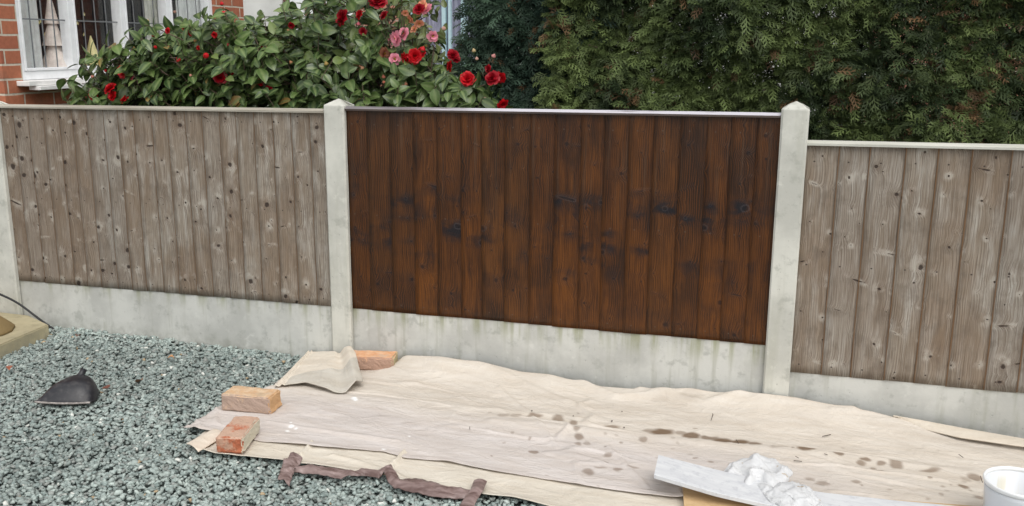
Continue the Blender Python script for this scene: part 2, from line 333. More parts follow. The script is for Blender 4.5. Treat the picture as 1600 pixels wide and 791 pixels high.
def panel(name, x0, x1, zb0, zb1, zt0, zt1, nb, mat, capmat, label, seed, nrow=.885):
    rnd = random.Random(seed); root = empty(name, (0, 0, 0)); tag(root, label, 'fence panel', 'timber fence panels')
    V = []; F = []; UG = []; UB = []; wb = (x1-x0)/nb; zz0 = min(zb0, zb1)
    off = rnd.random()*9
    xs = [x0]
    for i in range(nb): xs.append(xs[-1]+wb*(1+rnd.uniform(-.1, .1)))
    sc = (x1-x0)/(xs[-1]-x0); xs = [x0+(x-x0)*sc for x in xs]
    for i in range(nb):
        if i % 3 == 0 or rnd.random() < .3: off = rnd.random()*9
        xa, xb_ = xs[i], xs[i+1]; k = (xa-x0)/(x1-x0); zb = zb0+(zb1-zb0)*(k+.5/nb)+rnd.uniform(-.0015, .0015); zt = zt0+(zt1-zt0)*k-.012
        lean = rnd.uniform(-.0012, .0012); nz = 24; nx = 4; yl = -.0080+rnd.uniform(-.003, .001); yr = -.003+rnd.uniform(-.0005, .0005)
        ub0 = off*1.0+i*.5; vo = off*3.1+rnd.uniform(-.02, .02)+(rnd.random() < .25)*.15; cup = rnd.uniform(-.0012, .0016)
        b0 = len(V)
        for a in range(nz+1):
            z = zb+(zt-zb)*a/nz; wv = .0008*math.sin(a*.5+i)
            V.append((xa+lean*a/nz, .003, z)); UG.append((ub0, z+vo)); UB.append((i*10, z-zb))
            for b in range(nx+1):
                q = b/nx; V.append((xa+(xb_-xa+.0015)*q+lean*a/nz+wv*(1-q), yl+(yr-yl)*q-cup*math.sin(q*math.pi)+wv*.5, z)); UG.append((ub0+(xb_-xa)*q, z+vo)); UB.append((i*10+q, z-zb))
        W = nx+2
        for a in range(nz):
            for b in range(nx+1):
                q = b0+a*W+b; F.append((q, q+1, q+W+1, q+W))
        bb = len(V)                                            # underside
        for b in range(nx+1): V.append((V[b0+1+b][0], .003, zb)); UG.append(UG[b0+1+b]); UB.append((i*10+.5, .3))
        for b in range(nx): F.append((b0+2+b, b0+1+b, bb+b, bb+b+1))
    def fin(V, F, UG, UB, nm, mt):
        o = npmesh(nm, V, F, mt, root); me = o.data
        idx = np.zeros(len(me.loops), np.int32); me.loops.foreach_get('vertex_index', idx)
        for ln, U in (('grain', UG), ('board', UB)):
            l = me.uv_layers.new(name=ln); l.data.foreach_set('uv', np.asarray(U, np.float32)[idx].ravel())
        return o
    fin(V, F, UG, UB, 'boards', mat)
    def bar(nm, y0, y1, da, db, mt):
        t = bmesh.new(); n = 8
        for i in range(n+1):
            k = i/n; x = x0+(x1-x0)*k; z = zt0+(zt1-zt0)*k
            for y, dz in (((y0, da), (y0, db-.010), (y0+.002, db-.009), (y0+.020, db), (y1, db-.003), (y1, da)) if nm == 'capping_rail' else ((y0, da), (y0, db-.003), (y0+.003, db), (y1-.003, db-.002), (y1, db-.005), (y1, da))): t.verts.new((x, y, z+dz))
        t.verts.ensure_lookup_table()
        for i in range(n):
            for j in range(6): t.faces.new([t.verts[(i+a)*6+(j+b) % 6] for a, b in ((0, 0), (1, 0), (1, 1), (0, 1))])
        o = obj(nm, t, mt, root)
        l = o.data.uv_layers.new(name='grain'); l2 = o.data.uv_layers.new(name='board')
        for lp in o.data.loops:
            c = o.data.vertices[lp.vertex_index].co; l.data[lp.index].uv = ((c.z-zt0)+c.y+seed*.37, c.x+seed); l2.data[lp.index].uv = (.7, .3)
        return o
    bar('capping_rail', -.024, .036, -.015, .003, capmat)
    for q, nm in ((.12, 0), (.5, 1), (.86, 2)):
        h = zt0-zb0; bar('back_rail', .006, .036, -h*q-.02, -h*q+.02, mat)
    return root
def capm(name, c1, c2, rough):
    m = MT(name, rough, spec=.5); n = m.noise(m.map(m.coord(), (3, 60, 60)), 1, 4, .6); m.color(m.mix(m.ss(n, .3, .7), c1, c2)); m.bump(n, .3, .002); return m.m
M['capg'] = capm('weathered_rail', (.27, .24, .19), (.42, .39, .33), .8); M['capd'] = capm('stained_rail_painted_sheen', (.05, .035, .03), (.10, .075, .065), .3)
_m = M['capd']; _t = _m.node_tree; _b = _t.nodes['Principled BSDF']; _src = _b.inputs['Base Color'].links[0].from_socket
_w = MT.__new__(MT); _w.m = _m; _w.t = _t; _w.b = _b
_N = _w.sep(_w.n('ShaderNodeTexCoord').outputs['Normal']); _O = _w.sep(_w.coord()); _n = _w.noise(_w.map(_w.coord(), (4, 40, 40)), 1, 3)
_f = _w.math('MULTIPLY', _w.ss(_N[2], .55, .75), _w.math('MULTIPLY', _w.ss(_w.math('ADD', _O[0], _n), .75, 1.4, .25, 1.), _w.ss(_n, .25, .45)))  # upward faces coloured pale lavender, a painted sky sheen, dimmer to the left
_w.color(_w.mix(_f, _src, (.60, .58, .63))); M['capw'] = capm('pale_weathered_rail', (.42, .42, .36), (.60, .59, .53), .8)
panel('fence_panel', -1.845, .012, -.031, .001, .876, .902, 20, M['wood'], M['capg'], 'weathered grey brown board panel left of the dark one, behind the gravel', 3)
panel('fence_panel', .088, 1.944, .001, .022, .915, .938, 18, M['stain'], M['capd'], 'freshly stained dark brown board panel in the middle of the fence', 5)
panel('fence_panel', 2.016, 3.87, -.078, -.050, .838, .866, 16, M['wood'], M['capw'], 'weathered grey board panel set lower, right of the tall concrete post', 8)

# ------------------------------------------------------------------ brick house on the left with its window
HP = np.array([-1.925, .25, .0]); ha = .098
hd = np.array([-math.sin(ha), math.cos(ha), 0])
def house():
    root = empty('brick_house', (HP[0], HP[1], -.28), ha); tag(root, 'red brick house with a white leaded window, behind the left fence panel', 'house')
    # local frame: +Y along the wall away from the fence, -X into the house, z measured from -.28
    Z0 = -.28; zs = .985-Z0; zt = 2.15-Z0; L0, L1 = -.14, 2.42; w0, w1 = 0., 1.99
    t = bmesh.new()
    box(t, -.25, 0, L0, w0, 0, 3.0); box(t, -.25, 0, w1, L1, 0, 3.0); box(t, -.25, 0, w0, w1, 0, zs-.03); box(t, -.25, 0, w0, w1, zt, 3.0)
    box(t, -5, -.25, L1-.25, L1, 0, 3.0); box(t, -5, -.25, L0, L0+.25, 0, 3.0)
    obj('wall', t, M['brickwall'], root)
    t = bmesh.new(); box(t, -5.2, .25, L0-.2, L1+.3, 3.0, 3.12, .01); obj('roof', t, plain('eaves', (.3, .3, .3)), root)
    fr = bmesh.new(); X0, X1 = -.085, -.015
    box(fr, X0, X1, w0+.001, w0+.035, zs, zt, .004); box(fr, X0, X1, w1-.05, w1-.001, zs, zt, .004); box(fr, X0, X1, w0+.035, w1-.05, zs, zs+.045, .004); box(fr, X0, X1, w0+.035, w1-.05, zt-.05, zt, .004)
    cuts = [w0+.035]
    for c, hw in ((.45, .016), (.93, .018), (1.43, .02)): 
        box(fr, X0+.001, X1+.003, c-hw, c+hw, zs+.045, zt-.05, .004)
    win = obj('window', fr, M['upvc'], root)
    g = MT('window_glass', .03, (.8, .85, .85), .5); tr = g.n('ShaderNodeBsdfTransparent'); gl = g.n('ShaderNodeBsdfGlossy'); gl.inputs['Roughness'].default_value = .02
    fz = g.n('ShaderNodeFresnel'); fz.inputs[0].default_value = 1.45; mx = g.n('ShaderNodeMixShader'); g.L(g.math('MULTIPLY_ADD', fz.outputs[0], .09, .0), mx.inputs[0])
    g.L(tr.outputs[0], mx.inputs[1]); g.L(gl.outputs[0], mx.inputs[2]); g.L(mx.outputs[0], g.t.nodes['Material Output'].inputs[0]); M['glass'] = g.m
    lead = plain('lead_came', (.16, .17, .18), .5, .4)
    for a, b in ((.035, .434), (.466, .912), (.948, 1.41), (1.45, 1.94)):
        # opening sash frame of white upvc
        s = bmesh.new(); q = .015
        y0, y1 = a+.001, b-.001; z0, z1 = zs+.046, zt-.051
        box(s, -.07, -.008, y0, y0+q, z0, z1, .003); box(s, -.07, -.008, y1-q, y1, z0, z1, .003); box(s, -.07, -.008, y0+q, y1-q, z0, z0+q, .003); box(s, -.07, -.008, y0+q, y1-q, z1-q, z1, .003)
        obj('sash', s, M['upvc'], win)
        p = bmesh.new(); box(p, -.044, -.040, y0+q, y1-q, z0+q, z1-q); obj('pane', p, M['glass'], win)
        l = bmesh.new(); n = 4
        for i in range(1, n):
            yy = y0+q+(y1-y0-2*q)*i/n; box(l, -.0395, -.0365, yy-.0035, yy+.0035, z0+q, z1-q)
        for k in (.26, .52, .78, 1.04): box(l, -.0363, -.0335, y0+q, y1-q, z0+q+k-.0035-.005, z0+q+k+.0035-.005)
        obj('lead_strip', l, lead, win)
    t = bmesh.new(); box(t, -.03, .075, w0-.05, w1+.05, zs-.028, zs-.002, .004); box(t, .03, .10, w0+.0, w1+.0, zs-.05, zs-.0295, .003); obj('sill', t, M['sill'], root)
    # room behind: floor, back wall, inner ledge
    t = bmesh.new(); box(t, -.40, -.25, w0, w1, zs-.05, zs-.03+.03); obj('inner_ledge', t, M['upvc'], root)
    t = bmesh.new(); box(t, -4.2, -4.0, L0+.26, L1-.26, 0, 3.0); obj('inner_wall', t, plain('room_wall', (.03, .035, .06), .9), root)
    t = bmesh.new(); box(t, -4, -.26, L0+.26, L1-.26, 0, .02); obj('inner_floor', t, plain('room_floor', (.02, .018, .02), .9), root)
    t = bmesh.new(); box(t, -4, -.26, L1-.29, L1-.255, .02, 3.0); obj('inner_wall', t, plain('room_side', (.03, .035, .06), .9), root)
    # curtains: wavy net
    def curtain(ya, yb, mt, x=-.14):
        V = []; F = []; n = 60
        for i in range(n+1):
            y = ya+(yb-ya)*i/n; xx = x+.014*math.sin(i*.9)+.008*math.sin(i*2.3)
            V += [(xx, y, zs+.005), (xx*1.0-.005, y, zt)]
        for i in range(n): F.append((2*i, 2*i+2, 2*i+3, 2*i+1))
        npmesh('curtain', V, F, mt, root, True)
    cm = plain('grey_curtain', (.66, .69, .68), .9, .1, .1); cm2 = plain('olive_curtain', (.55, .56, .50), .9, .1)
    curtain(.02, .27, cm, -.10); curtain(1.32, 1.62, cm2, -.12); curtain(1.66, 1.97, cm, -.10)
    return root
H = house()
def hl(x, y, z):                                     # house-local to world
    return (HP[0]+x*math.cos(ha)-y*math.sin(ha), HP[1]+x*math.sin(ha)+y*math.cos(ha), z)
# ornaments on the inner window ledge
def cone_tree(loc, h, r, mat, label, tiers=0, name='tree_ornament'):
    t = bmesh.new(); seg = 20
    prof = [(0, r*.98), (.0, r)] if not tiers else []
    if tiers:
        prof = [(0, r*.25), (.12*h, r*.22)]
        for k in range(tiers):
            za = .12+.88*k/tiers*.9; zc = za+.88/tiers*1.05; ra = r*(1-.27*k); prof += [(za*h, ra), (min(zc, .95)*h, ra*.28)]
        prof += [(h, .002)]
    else: prof = [(0, r), (h*.5, r*.55), (h, .003)]
    rings = [[t.verts.new((q*math.cos(a*2*math.pi/seg), q*math.sin(a*2*math.pi/seg), z)) for a in range(seg)] for z, q in prof]
    for a, b in zip(rings, rings[1:]):
        for i in range(seg): t.faces.new((a[i], a[(i+1) % seg], b[(i+1) % seg], b[i]))
    t.faces.new(rings[0][::-1]); t.faces.new(rings[-1])
    o = obj(name, t, mat); o.location = loc; tag(o, label, 'ornament'); return o
zl = .985
gold = MT('gold_glitter', .4, (.85, .78, .38), .5); gold.b.inputs['Metallic'].default_value = .15; gold.bump(gold.noise(gold.coord(), 300, 2), .8, .004)
cone_tree(hl(-.13, .43, zl), .46, .085, plain('pale_wood', (.78, .70, .64), .6), 'tall pale tiered tree ornament in the leftmost window pane', 3)
cone_tree(hl(-.13, .76, zl), .235, .07, gold.m, 'yellow gold glitter cone tree in the second window pane')
def dome():
    t = bmesh.new(); bmesh.ops.create_uvsphere(t, u_segments=20, v_segments=12, radius=.075)
    for v in t.verts:
        v.co.z = max(v.co.z, -.06)*.9; k = 1+.08*math.sin(v.co.x*60)*math.cos(v.co.y*50); v.co *= k
    o = obj('snow_ornament', t, plain('pink_white', (.72, .60, .72), .7), smooth=True); o.location = hl(-.17, .96, zl+.06)
    tag(o, 'rounded pinkish white snow ornament beside the gold cone tree', 'ornament')
dome()
def lights():
    t = empty('star_garland'); tag(t, 'small gold star decorations hanging behind the two left window panes', 'garland')
    for i in range(12):
        b = bmesh.new(); c = Vector(hl(-.16+random.uniform(-.03, .03), .35+.6*random.random(), zl+.08+.36*random.random())); r = .011
        vs = [b.verts.new(c+Vector((.001*(-1)**k, (r if k % 2 == 0 else r*.4)*math.sin(k*math.pi/5), (r if k % 2 == 0 else r*.4)*math.cos(k*math.pi/5)))) for k in range(10)]
        b.faces.new(vs); r2 = bmesh.ops.extrude_face_region(b, geom=b.faces[:]); bmesh.ops.translate(b, verts=[v for v in r2['geom'] if isinstance(v, bmesh.types.BMVert)], vec=(.004, 0, 0))
        obj('star', b, gold.m, t)
lights()

# ------------------------------------------------------------------ far house, seen between the shrub and through the hedge
def far_house():
    Y = 9.; root = empty('white_house', (0, 0, 0)); tag(root, 'distant house with white render, brown panelled door and pale blue window, behind the shrubs', 'house')
    X = lambda px: onY(px, 40, Y)[0]
    ren = plain('white_render', (.68, .68, .66), .9, .2, .1, 3)
    for a, b in ((300, 442), (760, 1360)): t = bmesh.new(); box(t, X(a), X(b), Y, Y+3, -.28, 3.2); obj('rendered_wall', t, ren, root)
    for x0_, x1_, y_, z0_, z1_ in ((X(552), X(640), Y, -.28, 3.2), (X(1360)+.002, X(1700), Y, -.28, 3.2), (X(442)+.002, X(552)-.002, Y+.05, 2.2, 3.2), (X(640)+.002, X(760)-.002, Y+.002, -.28, .25), (X(640)+.002, X(760)-.002, Y+.002, 2.3, 3.2)):
        t = bmesh.new(); box(t, x0_, x1_, y_, Y+3, z0_, z1_); obj('brick_wall', t, M['brickfar'], root)
    t = bmesh.new(); box(t, X(300)-.3, X(1700)+.3, Y-.3, Y+3.3, 3.2, 3.35); obj('roof', t, plain('roof_tile', (.12, .08, .07), .9), root)
    d = bmesh.new()
    for a, b in ((443, 455), (476, 511), (525, 541)): box(d, X(a), X(b), Y+.02, Y+.06, -.28, 2.19, .004)
    br = MT('brown_boarding', .6, (.16, .09, .06)); XX = br.sep(br.coord()); wv = br.math('SINE', br.math('MULTIPLY', XX[0], 75)); br.color(br.mix(br.ss(wv, .75, 1), (.17, .095, .065), (.06, .035, .03))); 
    dd = obj('door', d, br.m, root)
    d = bmesh.new(); box(d, X(485), X(497), Y+.005, Y+.019, 1.60, 1.68, .002); obj('letter_flap', d, M['upvc'], dd)
    d = bmesh.new()
    for a, b in ((455.2, 475.8), (511.2, 524.8), (541.2, 551.8)): box(d, X(a), X(b), Y-.02, Y+.05, -.28, 2.2, .01)
    obj('door_frame', d, M['upvc'], root)
    # window with pale blue frames, lilac curtains
    d = bmesh.new()
    for a, b in ((641, 648), (692, 698), (702, 706), (722, 730), (751, 757)): box(d, X(a), X(b), Y-.05, Y+.02, .25, 2.3, .004)
    box(d, X(648), X(751), Y-.04, Y+.01, .25, .32, .004); box(d, X(648), X(751), Y-.04, Y+.01, 2.2, 2.3, .004)
    wn = obj('window', d, M['bluewhite'], root)
    d = bmesh.new(); box(d, X(648), X(751), Y-.012, Y-.009, .32, 2.2); obj('pane', d, M['glass'], wn)
    V = []; F = []; n = 90
    for i in range(n+1):
        x = X(648)+(X(751)-X(648))*i/n; y = Y+.12+.03*math.sin(i*.8)+.02*math.sin(i*1.9+1); V += [(x, y, .25), (x, y, 2.3)]
    for i in range(n): F.append((2*i, 2*i+2, 2*i+3, 2*i+1))
    npmesh('curtain', V, F, plain('lilac_net', (.46, .46, .58), .9, .1, .12, 6), wn, True)
    d = bmesh.new(); box(d, X(640), X(760), Y+.9, Y+1, -.2, 3.1); obj('inner_wall', d, plain('far_room', (.06, .06, .08)), root)
far_house()

# ------------------------------------------------------------------ foliage builders
def frames(dirs, ups):
    d = dirs/np.linalg.norm(dirs, axis=1, keepdims=True); s = np.cross(d, ups); s /= (np.linalg.norm(s, axis=1, keepdims=True)+1e-9); n = np.cross(s, d); return d, s, n
def scatter(baseV, baseF, pos, dirs, ups, size, cols, shade=None, widths=None):
    """many copies of a base shape (x = side, y = along, z = normal) into arrays"""
    d, s, n = frames(dirs, ups); size = size[:, None, None]
    wd = np.ones(len(pos)) if widths is None else widths
    V = pos[:, None, :]+size*(baseV[None, :, 0:1]*wd[:, None, None]*s[:, None, :]+baseV[None, :, 1:2]*d[:, None, :]+baseV[None, :, 2:3]*n[:, None, :])
    N, K = len(pos), len(baseV); F = (baseF[None]+np.arange(N)[:, None, None]*K).reshape(-1, baseF.shape[1])
    C = np.repeat(cols[:, None, :], K, 1)
    if shade is not None: C = C*shade[None, :, None] if shade.ndim == 1 else C*(1-shade[None, :, 1:2])+shade[None, :, 1:2]*np.array([.20, .26, .10])[None, None, :]*shade[None, :, 0:1]
    return V.reshape(-1, 3), F, C.reshape(-1, 3)

def leaf_shape(fold=.42, curl=.42):
    L = [0, .08, .26, .48, .72, .88, 1.0]; W = [.02, .15, .275, .30, .22, .11, .005]; V = []; F = []; Sh = []
    for l, w in zip(L, W):
        zc = -curl*l*l*.6
        for q in (-1, -.55, 0, .55, 1):
            V.append((w*q, l, zc+fold*abs(w*q)*(1-.5*abs(q))+.008*math.sin(l*14+q*3))); Sh.append((1., .85 if q == 0 else (.30 if abs(q) == 1 else 0)))
    for i in range(6):
        for j in range(4): a = i*5+j; F.append((a, a+1, a+6, a+5))
    return np.array(V), np.array(F), np.array(Sh)
LV, LF, LS = leaf_shape()

def petal_ring(V, F, C, n, r, tilt, size, ph, col, rs, cup=.35):
    for i in range(n):
        a = ph+i*2*math.pi/n+rs.uniform(-.12, .12); t = tilt+rs.uniform(-.12, .12); sz = size*(1+rs.uniform(-.12, .12))
        rad = np.array([math.cos(a), math.sin(a), 0]); sd_ = np.array([-math.sin(a), math.cos(a), 0]); up = np.array([0, 0, 1.])
        dr = rad*math.cos(t)+up*math.sin(t); nr = up*math.cos(t)-rad*math.sin(t); b0 = len(V)
        for u_, w_ in ((0, .18), (.35, .42), (.7, .5), (1., .28)):
            for q in (-1, 0, 1):
                p = rad*r+dr*sz*u_+sd_*sz*w_*q+nr*sz*(cup*(abs(q)*.25+u_*u_*.4*(-1 if tilt < .4 else .4))+.05*rs.uniform(-1, 1)-(.07 if (u_ == 1 and q == 0) else 0))
                p = p+rs.normal(0, .05*sz, 3)*u_; V.append(p); C.append(np.array(col)*(.85+.3*u_)*(1+rs.uniform(-.08, .08)))
        for i2 in range(3):
            for j in range(2): a_ = b0+i2*3+j; F.append((a_, a_+1, a_+4, a_+3))
def flower_mesh(seed, col, loose=False):
    rs = np.random.RandomState(seed); V = []; F = []; C = []
    if loose:
        petal_ring(V, F, C, 6, .004, .25, .036, 0, col, rs); petal_ring(V, F, C, 5, .003, .8, .028, .4, col, rs)
        petal_ring(V, F, C, 5, .001, 1.2, .012, .4, (.75, .5, .08), rs)
    else:
        petal_ring(V, F, C, 8, .006, .05, .034, 0, col, rs); petal_ring(V, F, C, 8, .005, .4, .031, .35, col, rs); petal_ring(V, F, C, 7, .004, .75, .026, .1, col, rs)
        petal_ring(V, F, C, 6, .003, 1.05, .021, .5, col, rs); petal_ring(V, F, C, 5, .001, 1.35, .015, .2, col, rs)
    return np.array(V), np.array(F), np.array(C)
def flower(parent, pos, facing, seed, col, size=1., loose=False):
    V, F, C = flower_mesh(seed, col, loose); q = Vector(facing).to_track_quat('Z', 'Y').to_matrix(); V = (np.array(q)@(V*size).T).T+np.array(pos)
    return npmesh('flower', V, F, M['petal'], parent, True, C)
def bud(parent, pos, facing, r, col):
    V = []; F = []; C = []; seg, rg = 8, 7; q = np.array(Vector(facing).to_track_quat('Z', 'Y').to_matrix())
    for j in range(rg):
        t = j/(rg-1); rr = r*math.sin(math.pi*min(.985, max(.02, t))**.85)*(.95+.1*(j % 2)); 
        for i in range(seg):
            a = i*2*math.pi/seg+t*1.2; V.append((rr*math.cos(a), rr*math.sin(a), (t-.2)*r*2.6)); C.append(np.array(col)*(1. if t > .35 else .0)+np.array((.10, .13, .045))*(0. if t > .35 else 1.))
    for j in range(rg-1):
        for i in range(seg): F.append((j*seg+i, j*seg+(i+1) % seg, (j+1)*seg+(i+1) % seg, (j+1)*seg+i))
    V = (q@np.array(V).T).T+np.array(pos); return npmesh('bud', V, F, M['bud'], parent, True, np.array(C))

# ------------------------------------------------------------------ camellia
prof_px = [(120, 166), (138, 154), (158, 130), (185, 86), (200, 70), (225, 48), (262, 40), (300, 20), (345, 8), (400, 8), (440, 12), (490, -10), (530, -40), (590, -60), (630, -45), (652, 35), (690, 90), (730, 101), (765, 100), (790, 118), (802, 165)]
YC = .42
PX = np.array([onY(a, b, YC)[0] for a, b in prof_px]); PZ = np.array([onY(a, b, YC)[2] for a, b in prof_px])
def camellia():
    rs = np.random.RandomState(5); root = empty('camellia_bush', (-.35, .5, -.28))
    tag(root, 'large glossy green camellia bush with red blossoms, rising above the fence beside the window', 'shrub')
    root_l = np.array(root.location)
    tips = []; dirs = []
    for _ in range(90000):
        x = rs.uniform(PX[0], PX[-1]); y = YC+rs.uniform(-.34, .42); zt = np.interp(x, PX, PZ); zt = zt-abs(y-YC)*.12
        z = rs.uniform(.45, zt)
        if z > zt: continue
        dens = 1 if zt-z < .28 or y < YC-.1 else .5
        if zt-z < .10: dens = .85
        if z < .8: dens *= .3
        if z > 1.24: dens *= .50
        if x > PX[12]+.05 and z > 1.02: dens *= .5
        if rs.rand() > dens: continue
        p = np.array([x, y, z])
        if tips and min(np.sum((np.array(tips)-p)**2, 1)) < .038**2: continue
        tips.append(p); c = np.array([-.35, .55, .5]); d = (p-c)/np.linalg.norm(p-c); d = d*.6+np.array([0, -.35, .55])+rs.normal(0, .35, 3); dirs.append(d/np.linalg.norm(d))
        if len(tips) >= 1650: break
    tips = np.array(tips); dirs = np.array(dirs); n = len(tips)
    # skeleton: trunks from the soil, limbs towards the shoots
    t = bmesh.new(); nodes = []
    for k in range(6):
        bx = -.35+rs.uniform(-.25, .25); by = .5+rs.uniform(-.1, .1); tx = PX[0]+(PX[-1]-PX[0])*(k+.5)/6; pts = []
        for i in range(9):
            q = i/8; pts.append((bx+(tx-bx)*q**1.1+rs.normal(0, .012), by+rs.normal(0, .02), -.3+(np.interp(tx, PX, PZ)-.12+.3)*q**.85))
        tube(t, pts, [.020*(1-.8*i/8)+.003 for i in range(9)], 7); nodes += pts[2:]
    nodes = np.array(nodes)
    for p, d in zip(tips, dirs):
        b = p-d*.10; dd = np.sum((nodes-b)**2*np.array([1, 1, .6]), 1)+np.where(nodes[:, 2] > b[2], .3, 0); a = nodes[np.argmin(dd)]
        m = (a+b)/2+rs.normal(0, .02, 3); m[2] -= .02
        tube(t, [a, m, b, p], [.0042, .0034, .0026, .0016], 4)
    for v in t.verts: v.co -= Vector(root_l)
    obj('branches', t, M['bark'], root)
    # leaves
    pos = []; dr = []; up = []; sz = []; co = []; wd = []
    for p, d in zip(tips, dirs):
        nl = rs.randint(6, 10); a0 = rs.uniform(0, 6.28); sref = np.cross(d, [0, 0, 1.]); sref /= np.linalg.norm(sref)+1e-9; tref = np.cross(sref, d); g0 = rs.rand()
        for i in range(nl):
            a = a0+i*2.4+rs.normal(0, .2); q = rs.uniform(0, 1)**1.3*.13; side = sref*math.cos(a)+tref*math.sin(a); el = rs.uniform(.15, .75)
            di = side*math.cos(el)+d*math.sin(el)+np.array([0, 0, -rs.uniform(0, .75)])+rs.normal(0, .22, 3); pos.append(p-d*q); dr.append(di); up.append(d+rs.normal(0, .45, 3)+np.array([0, -.55, .35]))
            sz.append(rs.uniform(.045, .09)); wd.append(rs.uniform(.85, 1.15)); g = (.45*g0+.55*rs.rand())**1.7
            c = np.array([.018, .048, .013])*(1-g)+np.array([.125, .200, .050])*g
            if rs.rand() < .05: c = np.array([.16, .22, .06])
            if rs.rand() < .02: c = np.array([.28, .16, .05])
            co.append(c)
    # fallen-in lower foliage spills over the rail
    V, F, C = scatter(LV, LF, np.array(pos), np.array(dr), np.array(up), np.array(sz), np.array(co), LS, np.array(wd))
    keep = None
    V = V-root_l
    # keep leaves from cutting through the fence boards
    yy = V[:, 1]+root_l[1]; zz = V[:, 2]+root_l[2]; V[:, 1] = np.where((zz < .93) & (yy < .06), .06-root_l[1], V[:, 1])
    npmesh('foliage', V, F, M['leaf'], root, True, C)
    red = (.50, .006, .012); crim = (.30, .004, .012); pink = (.72, .16, .20)
    fl = [(292, 46, 1.1, red), (193, 112, 1.1, red), (203, 120, .7, pink), (172, 138, 1.1, red), (176, 150, .9, red), (195, 156, .9, red), (146, 150, .8, red), (344, 121, 1.1, crim), (535, 28, 1.35, crim),
          (562, 23, .8, red), (590, 2, 1.4, crim), (600, 24, .7, crim), (567, 49, .6, crim), (636, 92, 1.1, red), (648, 88, 1.1, red), (658, 82, .8, red), (708, 86, .9, crim), (703, 103, .8, red), (712, 92, .7, crim), (730, 124, 1.15, red),
          (769, 122, 1.1, crim), (781, 121, .9, red), (763, 108, .6, crim), (785, 163, .8, red), (335, 55, .5, red), (420, 140, .7, crim), (408, 128, .7, red), (262, 48, .5, red), (362, 112, .5, red), (455, 40, .5, crim), (310, 75, .4, red), (655, 14, .9, crim)]
    for i, (a, b, s, c) in enumerate(fl):
        y = YC-.33+.06*rs.rand(); p = onY(a, b, y)-root_l; fc = np.array([rs.normal(0, .8), -1, rs.normal(.1, .7)]); flower(root, p, fc, i+1, c, s*.76)
    bds = [(281, 97, .016, red), (323, 88, .018, red), (474, 158, .016, red), (352, 22, .012, red), (347, 8, .012, red), (307, 66, .011, (.35, .18, .06)), (452, 50, .011, (.3, .16, .07)), (428, 78, .012, red), (411, 76, .010, red),
           (456, 100, .011, (.35, .16, .07)), (511, 103, .014, (.3, .2, .05)), (568, 109, .012, (.45, .22, .12)), (600, 123, .012, (.4, .12, .07)), (600, 130, .009, (.4, .12, .07)), (635, 134, .011, (.4, .15, .08)), (630, 136, .009, (.4, .15, .08)),
           (660, 80, .015, red), (693, 46, .012, (.6, .35, .28)), (741, 82, .012, (.4, .3, .15)), (745, 94, .010, (.45, .25, .2)), (770, 90, .013, (.5, .22, .2)), (760, 157, .012, (.5, .35, .25)), (232, 34, .010, (.4, .3, .1)),
           (273, 20, .010, (.35, .2, .15)), (239, 57, .010, red), (242, 75, .011, red), (165, 112, .010, red), (145, 121, .010, (.5, .2, .15)), (299, 120, .009, (.5, .2, .15)), (377, 110, .009, red), (358, 72, .010, crim), (227, 68, .009, (.4, .2, .1)), (560, 70, .010, red), (560, 40, .012, pink)]
    for i, (a, b, r, c) in enumerate(bds):
        y = YC-.30+.06*rs.rand(); p = onY(a, b, y)-root_l; bud(root, p, np.array([rs.normal(0, .4), -.4, rs.normal(.7, .3)]), r*.8, c)
camellia()

def pink_shrub():
    rs = np.random.RandomState(9); root = empty('pink_shrub', tuple(onY(625, 300, .55)*np.array([1, 1, 0])+np.array([0, 0, -.28])))
    tag(root, 'shrub with pale pink and peach blossoms growing through the right half of the camellia bush', 'shrub'); rl = np.array(root.location)
    t = bmesh.new(); ends = []
    for k in range(22):
        e = onY(rs.uniform(575, 690), rs.uniform(-10, 105), .35+rs.uniform(-.15, .15)); ends.append(e); b = np.array([rl[0]+rs.normal(0, .03), .55, -.3]); m = (b*.4+e*.6)+np.array([rs.normal(0, .05), 0, 0]); 
        tube(t, [b-rl, m-rl, e-rl], [.010, .006, .002], 5)
    obj('branches', t, M['bark'], root)
    pos = []; dr = []; up = []; sz = []; co = []
    for e in ends:
        for i in range(9):
            pos.append(e+rs.normal(0, .035, 3)); dr.append(rs.normal(0, 1, 3)+np.array([0, -.3, .2])); up.append(rs.normal(0, 1, 3)+np.array([0, -.5, 1])); sz.append(rs.uniform(.03, .055)); co.append(np.array([.13, .15, .05])*rs.uniform(.6, 1.3))
    V, F, C = scatter(LV, LF, np.array(pos), np.array(dr), np.array(up), np.array(sz), np.array(co), LS); npmesh('foliage', V-rl, F, M['leaf'], root, True, C)
    P1 = (.80, .30, .38); P2 = (.80, .36, .22)
    for i, (a, b, s, c) in enumerate([(668, 16, 1.1, P1), (660, 8, .9, P2), (620, 60, 1.3, P1), (632, 53, 1., P1), (612, 64, 1., P1), (575, 74, 1., P2), (587, 40, .8, P1), (600, 84, 1.1, P2), (648, 45, .8, P2), (642, 30, .8, P2), (565, 10, .8, P2), (617, 92, .9, P1), (590, 65, .8, P2), (655, 36, .8, P2), (676, 56, .9, P1), (633, 20, .6, P2)]):
        p = onY(a, b, .13+.12*rs.rand())-rl; flower(root, p, (rs.normal(0, .9), -1, rs.normal(.2, .7)), i+20, c, s*.72, True)
pink_shrub()

